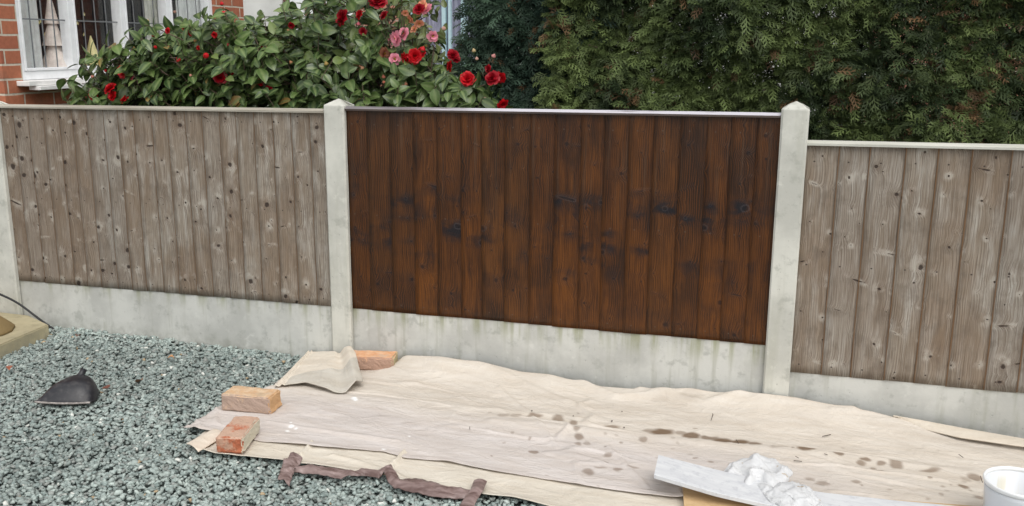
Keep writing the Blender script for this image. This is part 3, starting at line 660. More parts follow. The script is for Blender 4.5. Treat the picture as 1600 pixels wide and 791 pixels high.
# ------------------------------------------------------------------ conifer hedge
def spray_shape(seed, n=9, fan=1.0):
    rs = np.random.RandomState(seed); V = []; F = []
    def blade(p, d, l, w, zc):
        d = d/np.linalg.norm(d); s = np.array([-d[1], d[0]]); b = len(V); two = w > .019
        for q, ww in (((0, .6), (.55, 1.), (1., .25)) if two else ((0, 1.), (1., .35))):
            c = p+d*l*q; z = zc-.25*(c[1]**2)-.12*abs(c[0])
            V.append((c[0]+s[0]*w*ww, c[1]+s[1]*w*ww, z)); V.append((c[0]-s[0]*w*ww, c[1]-s[1]*w*ww, z+.006))
        F.append((b, b+1, b+3, b+2)); two and F.append((b+2, b+3, b+5, b+4))
    blade(np.array([0, 0.]), np.array([0, 1.]), 1., .022, 0)
    for i in range(n):
        q = .12+.82*i/n; sg = 1 if i % 2 else -1; l = (.42*fan*(1-q*.65))*(1+rs.uniform(-.2, .2)); a = .75+rs.uniform(-.15, .15); d = np.array([sg*math.sin(a), math.cos(a)]); p = np.array([0, q]); blade(p, d, l, .030, rs.uniform(-.02, .02))
        for k in range(3):
            qq = .3+.25*k; s2 = 1 if k % 2 else -1; a2 = math.atan2(d[0], d[1])+s2*.6; blade(p+d*l*qq, np.array([math.sin(a2), math.cos(a2)]), l*.42, .0189, rs.uniform(-.02, .02))
    return np.array(V), np.array(F)
SPR = [spray_shape(s) for s in range(5)]
def hedge(name, label, cat, x0, x1, yf, depth, z0, z1, count, cA, cB, brown, seed, drop=.45, holes=(), size=(.05, .115), trunks=()):
    rs = np.random.RandomState(seed); root = empty(name, ((x0+x1)/2, yf+depth/2, -.28)); tag(root, label, cat); rl = np.array(root.location)
    Vs = []; Fs = []; Cs = []; nv = 0; per = count//5
    for bv, bf in SPR:
        N = per; x = rs.uniform(x0, x1, N); z = rs.uniform(z0, z1, N)
        front = rs.rand(N) < .5
        yb = yf+.16*(fbm(x*2.3+seed, z*2.3, 3, seed)+.35)
        y = np.where(front, yb+np.abs(rs.normal(0, .06, N)), yb+rs.uniform(.05, depth, N))
        side = np.where(front, -1, np.where(rs.rand(N) < .5, -1, 1))
        dr = np.stack([rs.normal(0, .75, N), side*rs.uniform(.25, 1., N), rs.normal(-.12, .55, N)], 1); up = np.stack([rs.normal(0, .35, N), -rs.uniform(.2, 1., N), rs.uniform(.2, 1., N)], 1)
        pz = fbm(x*5, z*5, 3, seed+5)+.5*fbm(x*30, z*30, 1, seed+6); g = np.clip(.5+pz*1.1+rs.normal(0, .2, N), 0, 1)[:, None]
        co = np.array(cA)*(1-g)+np.array(cB)*g; co *= rs.uniform(.7, 1.25, (N, 1))
        bm_ = (rs.rand(N) < brown) | ((fbm(x*7, z*7, 2, seed+9) > .40) & (rs.rand(N) < .45)); co[bm_] = np.array([.135, .080, .038])*rs.uniform(.5, 1.5, (bm_.sum(), 1))
        keep = np.ones(N, bool)
        for hx, hz, hr in holes:
            dd = ((x-hx)/hr)**2+((z-hz)/(hr*1.3))**2; keep &= ~((dd < 1) & (rs.rand(N) < .97*(1.35-dd)))
        p = np.stack([x, y, z], 1)[keep]
        V, F, C = scatter(bv, bf, p, dr[keep], up[keep], rs.uniform(size[0], size[1], N)[keep], co[keep])
        V[:, 1] = np.where((V[:, 2] < .96) & (V[:, 1] < .05), .05, V[:, 1])
        Vs.append(V-rl); Fs.append(F+nv); Cs.append(C); nv += len(V)
    npmesh('foliage', np.concatenate(Vs), np.concatenate(Fs), M['frond'], root, False, np.concatenate(Cs))
    for k, tx in enumerate(trunks):
        t = bmesh.new(); ty = yf+depth*.55; pts = [(tx-rl[0]+.01*math.sin(i*1.3+k), ty-rl[1], (z1-.1+.3)*i/8-.02) for i in range(9)]; tube(t, pts, [.035*(1-.7*i/8) for i in range(9)], 8)
        for i in range(46):
            z = rs.uniform(.3, z1-.1)+.28; a = rs.uniform(0, 6.28); b = Vector((tx-rl[0], ty-rl[1], z)); e = b+Vector((math.cos(a)*.28, math.sin(a)*depth*.5, rs.uniform(-.02, .14))); tube(t, [b, (b+e)/2+Vector((0, 0, .03)), e], [.007, .005, .002], 4)
        obj('trunk', t, M['bark'], root)
def hw(px, py, y): p = onY(px, py, y); return p[0], p[2]
HO = [(a_, b_, c_*.62) for a_, b_, c_ in [(*hw(968, 68, .45), .035), (*hw(976, 84, .45), .03), (*hw(1085, 22, .45), .035), (*hw(1390, 58, .45), .05), (*hw(1430, 45, .45), .05), (*hw(1435, 35, .45), .035), (*hw(1400, 90, .45), .035), (*hw(1455, 112, .45), .03), (*hw(1365, 190, .45), .035), (*hw(1108, 48, .45), .022), (*hw(1155, 50, .45), .025), (*hw(1585, 75, .45), .03), (*hw(1440, 22, .45), .04)]]
hedge('conifer_hedge', 'tall yellow green conifer hedge with brown patches behind the dark and right fence panels', 'hedge', .92, 4.1, .24, .55, .55, 1.95, 36000,
      (.024, .040, .014), (.135, .180, .058), .035, 21, holes=HO, trunks=(1.2, 1.75, 2.3, 2.9, 3.5))
hedge('dark_conifer', 'dark blue green conifer standing between the camellia bush and the hedge', 'tree', .50, 1.12, .36, .6, .5, 2.1, 9500,
      (.014, .032, .022), (.062, .105, .066), .02, 33, size=(.06, .12), trunks=(.8,))

# ------------------------------------------------------------------ gravel (uncountable)
def stones(name, x0, x1, y0, y1, n, label, zoff=0, keepf=None, seed=3, smin=.0078, smax=.0152):
    rs = np.random.RandomState(seed); Vs = []; Fs = []; Cs = []; nv = 0
    for k in range(14):
        b = bmesh.new(); 
        for _ in range(13):
            v = rs.normal(0, 1, 3); v /= np.linalg.norm(v); v *= np.array([1, rs.uniform(.65, .85), rs.uniform(.4, .62)]); b.verts.new(v)
        r = bmesh.ops.convex_hull(b, input=b.verts[:]); bmesh.ops.delete(b, geom=[g for g in r['geom_interior'] if isinstance(g, bmesh.types.BMVert)], context='VERTS')
        b.verts.ensure_lookup_table(); bmesh.ops.triangulate(b, faces=b.faces[:]); b.verts.index_update()
        bv = np.array([v.co[:] for v in b.verts]); bf = np.array([[v.index for v in f.verts] for f in b.faces]); b.free()
        N = n//14; x = rs.uniform(x0, x1, N); y = rs.uniform(y0, y1, N)
        if keepf is not None: kk = keepf(x, y); x, y = x[kk], y[kk]; N = len(x)
        hm = .008*fbm(x*5, y*5, 3, 4); z = -.262+hm+rs.uniform(-.009, .007, N)+zoff
        dr = np.stack([rs.normal(0, 1, N), rs.normal(0, 1, N), rs.normal(0, .3, N)], 1); up = np.stack([rs.normal(0, .35, N), rs.normal(0, .35, N), np.ones(N)], 1)
        g = rs.rand(N, 1); c = np.array([.225, .275, .26])*(1-g)+np.array([.37, .42, .39])*g; c *= rs.uniform(.78, 1.18, (N, 1))
        c *= (1+.30*fbm(x*1.7, y*2.2, 3, 55))[:, None]; gr = rs.rand(N); c[gr < .07] = np.array([.28, .30, .28])*rs.uniform(.8, 1.3, ((gr < .07).sum(), 1)); c[gr < .009] = (.66, .67, .62); c[(gr > .03) & (gr < .034)] = (.42, .32, .2); c[(gr > .9)] *= np.array([.8, .75, .75])
        s = rs.uniform(smin, smax, N)*np.where(rs.rand(N) < .12, 1.3, 1)
        V, F, C = scatter(bv, bf, np.stack([x, y, z], 1), dr, up, s, c); Vs.append(V); Fs.append(F+nv); Cs.append(C); nv += len(V)
    o = npmesh(name, np.concatenate(Vs), np.concatenate(Fs), M['gravel'], None, False, np.concatenate(Cs)); tag(o, label, 'gravel', kind='stuff')
def gkeep(x, y):
    # leave the middle of the dust sheet bare beneath, keep its borders
    inside = (x > .35) & (y > -.95+.12*(x-.3)) & (x < 3.2)
    return ~inside & (x < 1.6-(y+1.)*.5)
stones('gravel', -2.15, 2.3, -2.3, .0, 76000, 'loose grey green slate chippings covering the ground in front of the fence', keepf=gkeep)

# ------------------------------------------------------------------ stone step, tan bag, cable, scoop
def step():
    a = G(76, 507, -.20); b = G(0, 539, -.20); d = (b-a); d /= np.linalg.norm(d); e = a+d*1.1
    t = bmesh.new(); P = [a, e, e+np.array([-.5, .5, 0]), np.array([-2.4, -.05, -.2]), np.array([a[0]-.22, -.045, -.2])]
    bot = [t.verts.new((p[0], p[1], -.3)) for p in P]; top = [t.verts.new((p[0], p[1], -.2)) for p in P]
    t.faces.new(top); t.faces.new(bot[::-1])
    for i in range(5): t.faces.new((bot[i], bot[(i+1) % 5], top[(i+1) % 5], top[i]))
    bmesh.ops.recalc_face_normals(t, faces=t.faces[:]); bmesh.ops.bevel(t, geom=[e_ for e_ in t.edges], offset=.006, segments=2, affect='EDGES')
    o = obj('stone_step', t, M['slab']); tag(o, 'sandy yellow stone step at the left edge of the gravel, against the fence', 'step')
    c = G(-78, 522, -.2); rs = np.random.RandomState(2); t = bmesh.new(); seg, rg = 48, 20; rings = []
    for j in range(rg+1):
        q = j/rg; rr = 1-q**1.15 if q < 1 else 0; rr = max(rr, .02)
        if j == 0: rr = .97
        row = []
        for i in range(seg):
            a_ = i*2*math.pi/seg; k = 1+.10*float(fbm(np.array([math.cos(a_)*2+7+q]), np.array([math.sin(a_)*2+q*2]), 3, 8)[0]); row.append(t.verts.new((math.cos(a_)*.30*rr*k, math.sin(a_)*.17*rr*k, (.185*(1-(1-q)**1.25)-.078)*1.)))
        rings.append(row)
    for a_, b_ in zip(rings, rings[1:]):
        for i in range(seg): t.faces.new((a_[i], a_[(i+1) % seg], b_[(i+1) % seg], b_[i]))
    t.faces.new(rings[-1]); t.faces.new(rings[0][::-1])
    mb = MT('tan_sack', .75, (.23, .165, .075), .3); nn = mb.noise(mb.coord(), 7, 4); mb.color(mb.mix(nn, (.17, .12, .05), (.28, .20, .095))); mb.bump(nn, .6, .02)
    o = obj('sack', t, mb.m, smooth=True); o.location = (c[0], c[1], -.2+.08); o.rotation_euler = (0, 0, .5); tag(o, 'tan brown sack slumped on the stone step at the left edge', 'sack')
    t = bmesh.new(); P = [onY(-160, 400, -.16), onY(-60, 436, -.13), onY(0, 460, -.10), onY(28, 474, -.085), onY(50, 490, -.07), onY(70, 505, -.055), onY(90, 518, -.05), onY(104, 524, -.06)]
    from mathutils import geometry
    pts = []
    for i in range(len(P)-1):
        p0, p1, p2, p3 = P[max(i-1, 0)], P[i], P[i+1], P[min(i+2, len(P)-1)]
        for k in range(6):
            q = k/6; pts.append(.5*((2*p1)+(-p0+p2)*q+(2*p0-5*p1+4*p2-p3)*q*q+(-p0+3*p1-3*p2+p3)*q**3))
    tube(t, pts, .0058, 8); o = obj('cable', t, plain('black_rubber', (.02, .02, .022), .45, .4, .1), smooth=True); tag(o, 'black cable sloping down past the left fence post to the gravel', 'cable')
step()
def scoop():
    # upturned black plastic scoop: arched shell narrowing to a stub of handle, open edge towards the camera
    c = G(98, 630, -.235); t = bmesh.new(); nu, nv = 26, 14; th = .004
    Wd = .110; D = .135; Hh = .058
    def P(u, v, off):
        sx = 2*u-1; w = Wd*math.sqrt(max(.02, 1-(.90*v)**2.4)); rise = math.sin(min(1., v/.62)*math.pi/2) if v < .96 else .45
        zz = .015+Hh*(max(0, 1-abs(sx)**2.6)**.55)*rise-off-.012*(abs(sx)**6)*min(1, v*4)
        return Vector((sx*(w-off)+.030*v, v*D-.010*(1-sx*sx)*(1-v), max(.0, zz)))
    g0 = [[t.verts.new(P(i/nu, j/nv, 0)) for i in range(nu+1)] for j in range(nv+1)]; g1 = [[t.verts.new(P(i/nu, j/nv, th)) for i in range(nu+1)] for j in range(nv+1)]
    for j in range(nv):
        for i in range(nu): t.faces.new((g0[j][i], g0[j][i+1], g0[j+1][i+1], g0[j+1][i])); t.faces.new((g1[j][i], g1[j+1][i], g1[j+1][i+1], g1[j][i+1]))
    for i in range(nu): t.faces.new((g0[0][i], g1[0][i], g1[0][i+1], g0[0][i+1])); t.faces.new((g0[nv][i+1], g1[nv][i+1], g1[nv][i], g0[nv][i]))
    root = empty('scoop', (c[0], c[1], -.243), .38); tag(root, 'black plastic scoop lying upside down on the gravel near the fence', 'scoop')
    bl = MT('black_plastic', .38, (.022, .022, .027), .5); bn = bl.noise(bl.coord(), 40, 4); bl.color(bl.mix(bl.ss(bn, .45, .7), (.016, .016, .020), (.045, .043, .045))); bl.rough(bl.ss(bn, .3, .7, .3, .55))
    o = obj('blade', t, bl.m, root, True); o.rotation_euler = (math.radians(7), math.radians(2), 0)
    t = bmesh.new(); pts = [(.026, D-.04, Hh*.7), (.028, D-.012, Hh*1.05), (.033, D+.004, Hh*1.3), (.040, D+.016, Hh*1.5)]; tube(t, pts, [.026, .017, .012, .014], 14); o = obj('handle', t, bl.m, root, True); o.rotation_euler = (math.radians(5), 0, 0)
    t = bmesh.new(); pts = [P(i/40, 0, .002)+Vector((0, -.001, .0)) for i in range(41)]; 
    tube(t, pts, .0045, 6); o = obj('rim', t, plain('worn_grey_edge', (.30, .27, .25), .7, .3, .3, 80), root, True); o.rotation_euler = (math.radians(7), math.radians(2), 0)
scoop()

# ------------------------------------------------------------------ dust sheet
def resample(P, n, key=None):
    P = np.array(P, float); s = np.r_[0, np.cumsum(np.linalg.norm(np.diff(P[:, :2], axis=0), axis=1))] if key is None else np.array(key, float); s = (s-s[0])/(s[-1]-s[0])
    q = np.linspace(0, 1, n); out = np.stack([np.interp(q, s, P[:, k]) for k in range(P.shape[1])], 1)
    k = max(1, n//90); ker = np.hanning(2*k+3)[1:-1]; ker /= ker.sum(); pad = np.pad(out, ((k, k), (0, 0)), 'edge'); sm = np.stack([np.convolve(pad[:, c], ker, 'valid') for c in range(out.shape[1])], 1); sm[0] = out[0]; sm[-1] = out[-1]; return sm
def coons(T, B, L, R, nu, nv, keyT=None, keyB=None):
    T = resample(T, nu, keyT); B = resample(B, nu, keyB); L = resample(L, nv); R = resample(R, nv); u = np.linspace(0, 1, nu)[None, :, None]; v = np.linspace(0, 1, nv)[:, None, None]
    return (1-v)*T[None]+v*B[None]+(1-u)*L[:, None]+u*R[:, None]-((1-u)*(1-v)*T[0]+u*(1-v)*T[-1]+(1-u)*v*B[0]+u*v*B[-1])
def seg_ridge(P, pts, h, wdt):
    X, Y = P[..., 0], P[..., 1]; best = np.full(X.shape, 9.)
    for a, b in zip(pts, pts[1:]):
        a = np.array(a)[:2]; b = np.array(b)[:2]; d = b-a; L2 = d@d; t = np.clip(((X-a[0])*d[0]+(Y-a[1])*d[1])/L2, 0, 1); dd = np.hypot(X-a[0]-t*d[0], Y-a[1]-t*d[1]); best = np.minimum(best, dd)
    return h*np.exp(-(best/wdt)**2)
def sheet(name, P, mat, parent, col, thick=.0022):
    nv, nu = P.shape[:2]; idx = np.arange(nv*nu).reshape(nv, nu); F = np.stack([idx[:-1, :-1], idx[1:, :-1], idx[1:, 1:], idx[:-1, 1:]], -1).reshape(-1, 4)
    P2 = P.copy(); P2[..., 2] -= thick; V = np.concatenate([P.reshape(-1, 3), P2.reshape(-1, 3)]); n = nv*nu
    bd = np.concatenate([idx[0, :], idx[1:, -1], idx[-1, -2::-1], idx[-2:0:-1, 0]]); nx = np.roll(bd, -1); FS = np.stack([bd, nx, nx+n, bd+n], -1)
    F = np.concatenate([F, F[:, ::-1]+n, FS]); C = np.concatenate([col.reshape(-1, 3)]*2)
    return npmesh(name, V, F, mat, parent, True, C)
cl = MT('cotton_twill', .9, spec=.15); ta = cl.n('ShaderNodeVertexColor', layer_name='tint').outputs[0]; oc = cl.coord()
nA = cl.noise(cl.map(oc, (1, 3, 1)), 3.5, 5, .6); nB = cl.noise(oc, 420, 2); nC = cl.noise(cl.map(oc, (6, 30, 1)), 1, 4, .6); spk = cl.ss(cl.noise(oc, 120, 1), .77, .80)
cc = cl.mix(1., ta, cl.mix(cl.ss(nA, .3, .7), (.93, .92, .91), (1.05, 1.05, 1.05)), 'MULTIPLY'); cc = cl.mix(1., cc, cl.mix(cl.ss(nC, .35, .68), (1, 1, 1), (.95, .93, .905)), 'MULTIPLY')
cc = cl.mix(cl.math('MULTIPLY', spk, .35), cc, (.3, .24, .19)); cl.color(cc); cr1 = cl.math('ABSOLUTE', cl.math('SUBTRACT', cl.noise(cl.map(oc, (1, 1.8, 1)), 5.5, 3, .6, dist=.4), .5)); cr2 = cl.math('ABSOLUTE', cl.math('SUBTRACT', cl.noise(cl.map(oc, (1.5, 1, 1)), 13, 2, .5, dist=.6), .5))
cr = cl.math('ADD', cl.ss(cr1, 0, .09, 1.6, 0), cl.ss(cr2, 0, .10, .5, 0)); cl.bump(cl.math('ADD', cr, cl.math('ADD', nB, cl.math('MULTIPLY', nC, 1.5))), .35, .0035); M['cloth'] = cl.m
CREAM = np.array([.63, .578, .51]); GREY = np.array([.595, .55, .52])
def cloth():
    root = empty('dust_sheet', (0, 0, 0)); tag(root, 'large cream cotton dust sheet with brown drips spread along the fence over the gravel', 'dust sheet')
    yw = -.045
    E = lambda px, py: onY(px, py, yw)
    T = [E(480, 551), E(520, 555), E(545, 557), E(600, 556), E(640, 555), E(690, 557), E(770, 570), E(815, 581), E(860, 585), E(925, 603), E(1010, 609), E(1100, 613), E(1190, 614), E(1245, 621), E(1330, 639), E(1400, 653), E(1500, 672), E(1600, 690), E(1720, 715)]
    g = lambda px, py, z=-.236: G(px, py, z)
    B = [g(287, 669), g(345, 676), g(410, 690), g(487, 694, -.226), g(545, 702), g(600, 706), g(632, 709, -.22), g(700, 721), g(780, 737), g(900, 757), g(1065, 781), g(1200, 812), g(1400, 850), g(1600, 880), g(1800, 920)]
    L = [T[0], g(452, 578), g(428, 603), g(385, 618), g(340, 637), B[0]]; R = [T[-1], B[-1]]
    kT = [p[0] for p in T]; kB = [a[0] for a in B]
    # parametrise by x so both edges advance together
    P = coons(T, B, L, R, 620, 230, kT, kB); X, Y = P[..., 0], P[..., 1]; v = np.linspace(0, 1, 230)[:, None]; 
    zt = P[0, :, 2][None]; base = -.236+.0015*X*0
    dist = np.clip((yw-Y)/.11, 0, 3); P[..., 2] = base+(zt-base)*np.exp(-dist**1.5)
    ed = np.clip((yw-Y-.01)/.16, 0, 1)
    wr = .012*fbm(X*1.6, Y*4.5, 3, 2)+.006*fbm(X*5+Y*2, Y*13, 3, 12)+.0022*fbm(X*22, Y*26, 2, 5)
    rid = np.abs(fbm(X*2.2+.4*Y, Y*6.5+.5*X, 2, 31)); wr += .011*np.exp(-(rid/.035)**2)*(fbm(X*3, Y*3, 1, 3)+.4)
    P[..., 2] += wr*(.12+.88*ed)
    for pts, h, wd in (([(1180, 720), (1290, 729), (1400, 739), (1480, 752)], .006, .008), ([(640, 560), (800, 600), (920, 640)], .006, .015), ([(590, 625), (760, 640), (900, 655)], .004, .02), ([(770, 660), (1060, 690), (1300, 712), (1560, 745)], .010, .03),
                       ([(780, 610), (830, 650), (870, 700)], .006, .012), ([(420, 660), (620, 690)], .005, .012), ([(950, 700), (1010, 760)], .006, .01), ([(870, 590), (960, 625), (1200, 628), (1330, 655)], .016, .022), ([(1000, 618), (1100, 640), (1200, 632)], .012, .02)):
        P[..., 2] += seg_ridge(P, [g(a, b) for a, b in pts], h, wd)
    # hem roll along the wall, right of the stepped post
    hem = seg_ridge(P, [E(1300, 640)+np.array([0, -.03, 0]), g(1400, 662), g(1500, 683), g(1620, 706)], .006, .014); P[..., 2] += hem
    P[..., 2] = np.where(v > .97, P[..., 2]+.006, P[..., 2])
    P[..., 2] = np.maximum(P[..., 2], -.238)
    for bx_, by_, w_ in ((*G(585, 568)[:2], .13), (*G(395, 630)[:2], .13), (*G(375, 690)[:2], .12)):      # pressed flat under the bricks
        k_ = np.exp(-(np.hypot(X-bx_, Y-by_)/w_)**6); P[..., 2] = P[..., 2]*(1-k_)+np.minimum(P[..., 2], -.236)*k_
    gm = np.clip(1.2*(-(Y+.42)/.25)+.5*fbm(X*2, Y*2, 2, 5), 0, 1)[..., None]; gm = gm*np.clip((2.6-X)/.8, 0, 1)[..., None]
    C = CREAM*(1-gm)+GREY*gm
    # drips of wood stain: shape, place and size read from the photo
    st = [(788, 651, 9, 2.5, .35), (806, 652, 8, 2, .35), (836, 652, 10, 3, .6), (873, 657, 9, 6, .6), (896, 663, 6, 4, .6), (902, 675, 6, 3, .5), (904, 684, 7, 4.5, .6), (903, 694, 6, 3, .5), (918, 694, 5, 3, .4), (956, 669, 12, 2.5, .6), (1004, 689, 6, 3, .5),
          (1034, 677, 19, 5, .85), (1016, 675, 10, 3, .5), (1080, 683, 14, 4.5, .8), (1064, 679, 8, 3, .5), (1110, 686, 14, 3.5, .7), (1130, 690, 16, 4.5, .85), (1155, 692, 16, 3.5, .85), (1180, 695, 12, 3, .7), (833, 706, 6, 2.5, .6), (950, 713, 7, 2.5, .5), (920, 737, 9, 4, .55), (966, 734, 7, 3, .55), (940, 731, 9, 1.5, .4), (990, 731, 8, 1.5, .4),
          (1216, 702, 14, 1.8, .3), (1259, 705, 13, 3.6, .8), (1310, 713, 8, 2, .7), (1352, 720, 8, 2, .7), (1345, 724, 8, 2.5, .6), (1376, 725, 8, 2, .6), (1365, 731, 5, 2, .5), (1400, 728, 10, 4, .6), (1375, 735, 7, 1.4, .5), (1452, 736, 17, 2, .6), (1453, 747, 6, 2, .6), (1335, 755, 7, 3, .5), (1285, 757, 10, 4, .45), (1265, 750, 7, 2, .4),
          (1522, 746, 10, 4, .6), (1510, 749, 6, 4, .3), (1506, 762, 6, 4.5, .7), (1528, 780, 9, 3.5, .5), (1474, 761, 4, 1.5, .4), (1471, 774, 4, 2, .4), (1480, 767, 4, 1.2, .3), (1030, 632, 12, 3, .12), (1080, 632, 16, 5, .15), (640, 664, 12, 3, .10)]
    st = [s for s in st]; sa = np.zeros(X.shape); rs = np.random.RandomState(4)
    for _ in range(60): st.append((rs.uniform(760, 1560), 0, rs.uniform(2, 4), rs.uniform(1, 1.8), rs.uniform(.15, .5)))
    wx = .012*fbm(X*30, Y*30, 2, 61); wy = .012*fbm(X*30, Y*30, 2, 62)
    for a, b, ra, rb, k in st:
        if b == 0: b = 600+.13*(a-700)+rs.normal(75, 28)
        c = g(a, b); s = np.linalg.norm(g(a+ra, b+ra*.12)-c); t = np.linalg.norm(g(a, b+rb)-c); an = .33; dx = X+wx-c[0]; dy = Y+wy-c[1]; du = dx*math.cos(an)+dy*math.sin(an); dv = -dx*math.sin(an)+dy*math.cos(an)
        q = (du/s)**2+(dv/t)**2; sa = np.maximum(sa, k*np.clip(1.5-q*.9, 0, 1))
    sc = np.array([.18, .12, .075]); sa = np.clip(sa*1.12, 0, .95); C = C*(1-sa[..., None])+sc*sa[..., None]
    # spots of white paint
    for a, b, r in ((553, 624, 5), (556, 626, 4), (455, 667, 4), (462, 670, 3), (450, 673, 3), (640, 682, 2), (600, 703, 3), (455, 661, 2)):
        c = g(a, b); q = np.hypot(X+wx*.5-c[0], Y+wy*.5-c[1])/(r/480.); m = np.clip(1.6-q, 0, 1)[..., None]; C = C*(1-m)+np.array([.85, .86, .86])*m
    sheet('top_layer', P, M['cloth'], root, C)
    Th = [E(1395, 652), E(1440, 659), E(1500, 670), E(1600, 688), E(1720, 712)]; Th = [p_+np.array([0, .0, .004]) for p_ in Th]
    Bh = [G(1397, 658, -.222), G(1442, 670, -.217), G(1500, 684, -.215), G(1600, 698, -.215), G(1725, 722, -.215)]
    Pq = coons(Th, Bh, [Th[0], Bh[0]], [Th[-1], Bh[-1]], 200, 24); vv = np.linspace(0, 1, 24)[:, None]; Pq[..., 2] += .012*np.sin(math.pi*vv)**.7+.003*fbm(Pq[..., 0]*9, Pq[..., 1]*20, 2, 77)*vv
    sheet('hem', Pq, M['cloth'], root, np.ones(Pq.shape)*np.array([.65, .59, .50]), .003)
    # lower fold of the sheet, peeping out below the upper one
    z0 = -.243
    def lo(px, py): return G(px, py, z0)
    T2 = [lo(326, 668), lo(420, 685), lo(487, 688), lo(632, 702), lo(780, 728), lo(900, 748), lo(1065, 770), lo(1200, 795), lo(1400, 830)]
    B2 = [lo(291, 697), lo(335, 712), lo(400, 718), lo(440, 722), lo(470, 728), lo(487, 728), lo(555, 740), lo(592, 740), lo(608, 733), lo(626, 755), lo(690, 766), lo(735, 772), lo(765, 777), lo(800, 779), lo(860, 795), lo(1000, 818), lo(1200, 850), lo(1400, 890)]
    P = coons(T2, B2, [T2[0], B2[0]], [T2[-1], B2[-1]], 420, 60, [p[0] for p in T2], [p[0] for p in B2]); X, Y = P[..., 0], P[..., 1]; v = np.linspace(0, 1, 60)[:, None]
    P[..., 2] = z0+.005*fbm(X*4, Y*9, 3, 8)+.002*fbm(X*25, Y*25, 2, 9)
    P[..., 2] += seg_ridge(P, [lo(487, 694), lo(470, 712)], .015, .007)+seg_ridge(P, [lo(632, 709), lo(611, 729)], .018, .007)+seg_ridge(P, [lo(625, 745), lo(560, 722), lo(520, 712)], .006, .012)
    P[..., 2] += .010*np.exp(-((1-v)/.12)**2)
    C = np.ones(P.shape)*np.array([.66, .61, .525]); C *= (1+.06*fbm(X*9, Y*9, 3, 3))[..., None]
    sheet('lower_layer', P, M['cloth'], root, C)
    # left hem of the lower layer (turned over strip)
    a = G(291, 693, -.232); b = G(333, 670, -.232); c = G(352, 680, -.232); d = G(310, 706, -.232)
    Pq = coons([b, c], [a, d], [b, a], [c, d], 14, 30); Pq[..., 2] += .008*np.sin(np.linspace(0, math.pi, 14))[None]; sheet('hem', Pq, M['cloth'], root, np.ones(Pq.shape)*np.array([.72, .64, .54]))
    # turned-back corner by the upper brick
    z = -.222
    Tt = [G(481, 550, -.226), G(510, 549, -.215), G(532, 549, -.19), G(541, 543, -.165), G(548, 541, -.160)]
    Rr = [Tt[-1], G(556, 553, -.165), G(561, 575, -.185), G(568, 599, -.215)]
    Bb = [G(428, 605, -.222), G(455, 599, -.212), G(478, 597, -.210), G(500, 603, -.208), G(520, 609, -.212), G(540, 611, -.215), G(556, 598, -.195), G(568, 599, -.215)]
    Ll = [Tt[0], G(455, 577, -.224), Bb[0]]
    P = coons(Tt, Bb, Ll, Rr, 130, 80); u = np.linspace(0, 1, 130)[None]; v = np.linspace(0, 1, 80)[:, None]
    P[..., 2] += .016*np.exp(-((u-.88-.05*v)/.10)**2)*(.4+v*.6)*(1-v*.3)-.010*np.exp(-((u-.74+.05*v)/.08)**2)+.007*np.sin(3.1416*u)*np.sin(3.1416*v)+.010*np.exp(-((v-.55-.35*(u-.5))/.12)**2)*u*(u < .8)+.003*fbm(P[..., 0]*20, P[..., 1]*20, 3, 4)
    P[..., 2] += .008*(np.exp(-((u-.075)/.012)**2)+np.exp(-((u-.018)/.012)**2))
    C = np.ones(P.shape)*np.array([.70, .64, .55]); m = ((v > .42+.42*(1-u)) & (u > .1))[..., None]; C = np.where(m, np.array([.55, .52, .46]), C)
    sheet('turned_corner', P, M['cloth'], root, C, .003)
    # brown packing tape along the torn edge
    tp = MT('brown_tape', .38, (.20, .13, .115), .5); tn = tp.noise(tp.map(tp.coord(), (9, 34, 20)), 1, 3, .6, dist=.6); tp.color(tp.mix(tp.ss(tn, .3, .7), (.11, .065, .057), (.30, .22, .205))); tp.bump(tn, .5, .008)
    zt_ = -.228; h_ = lambda a, b, dz=0: G(a, b, zt_+dz)
    def ribbon(Tp, Bp, nu, nv, sd_, amp=.006):
        P = coons(Tp, Bp, [Tp[0], Bp[0]], [Tp[-1], Bp[-1]], nu, nv); P[..., 2] += amp*fbm(P[..., 0]*45, P[..., 1]*60, 3, sd_)+.007*np.sin(np.linspace(0, math.pi, nv))[:, None]; sheet('brown_tape', P, tp.m, root, np.ones(P.shape), .0015)
    ribbon([h_(457, 729), h_(487, 726), h_(520, 731), h_(555, 736), h_(565, 732), h_(590, 735), h_(611, 725, .012), h_(618, 738, .006), h_(626, 749), h_(650, 747), h_(700, 759), h_(738, 766)],
           [h_(459, 737, -.01), h_(495, 741, -.01), h_(532, 748, -.01), h_(548, 743), h_(570, 744, -.01), h_(592, 748, -.01), h_(600, 738), h_(606, 752), h_(616, 762, -.01), h_(637, 767, -.01), h_(690, 778, -.01), h_(732, 779, -.01)], 260, 12, 3)
    ribbon([h_(455, 709, .01), h_(443, 720, .01), h_(438, 735), h_(434, 750, -.01)], [h_(470, 711, .012), h_(473, 718), h_(461, 733), h_(452, 758, -.01)], 60, 12, 5, .012)
    ribbon([h_(741, 750, .006), h_(735, 765, .012), h_(724, 780, .004), h_(712, 800, -.01)], [h_(761, 752, .006), h_(755, 767, .012), h_(746, 780, .004), h_(736, 800, -.01)], 60, 10, 7, .002)
cloth()

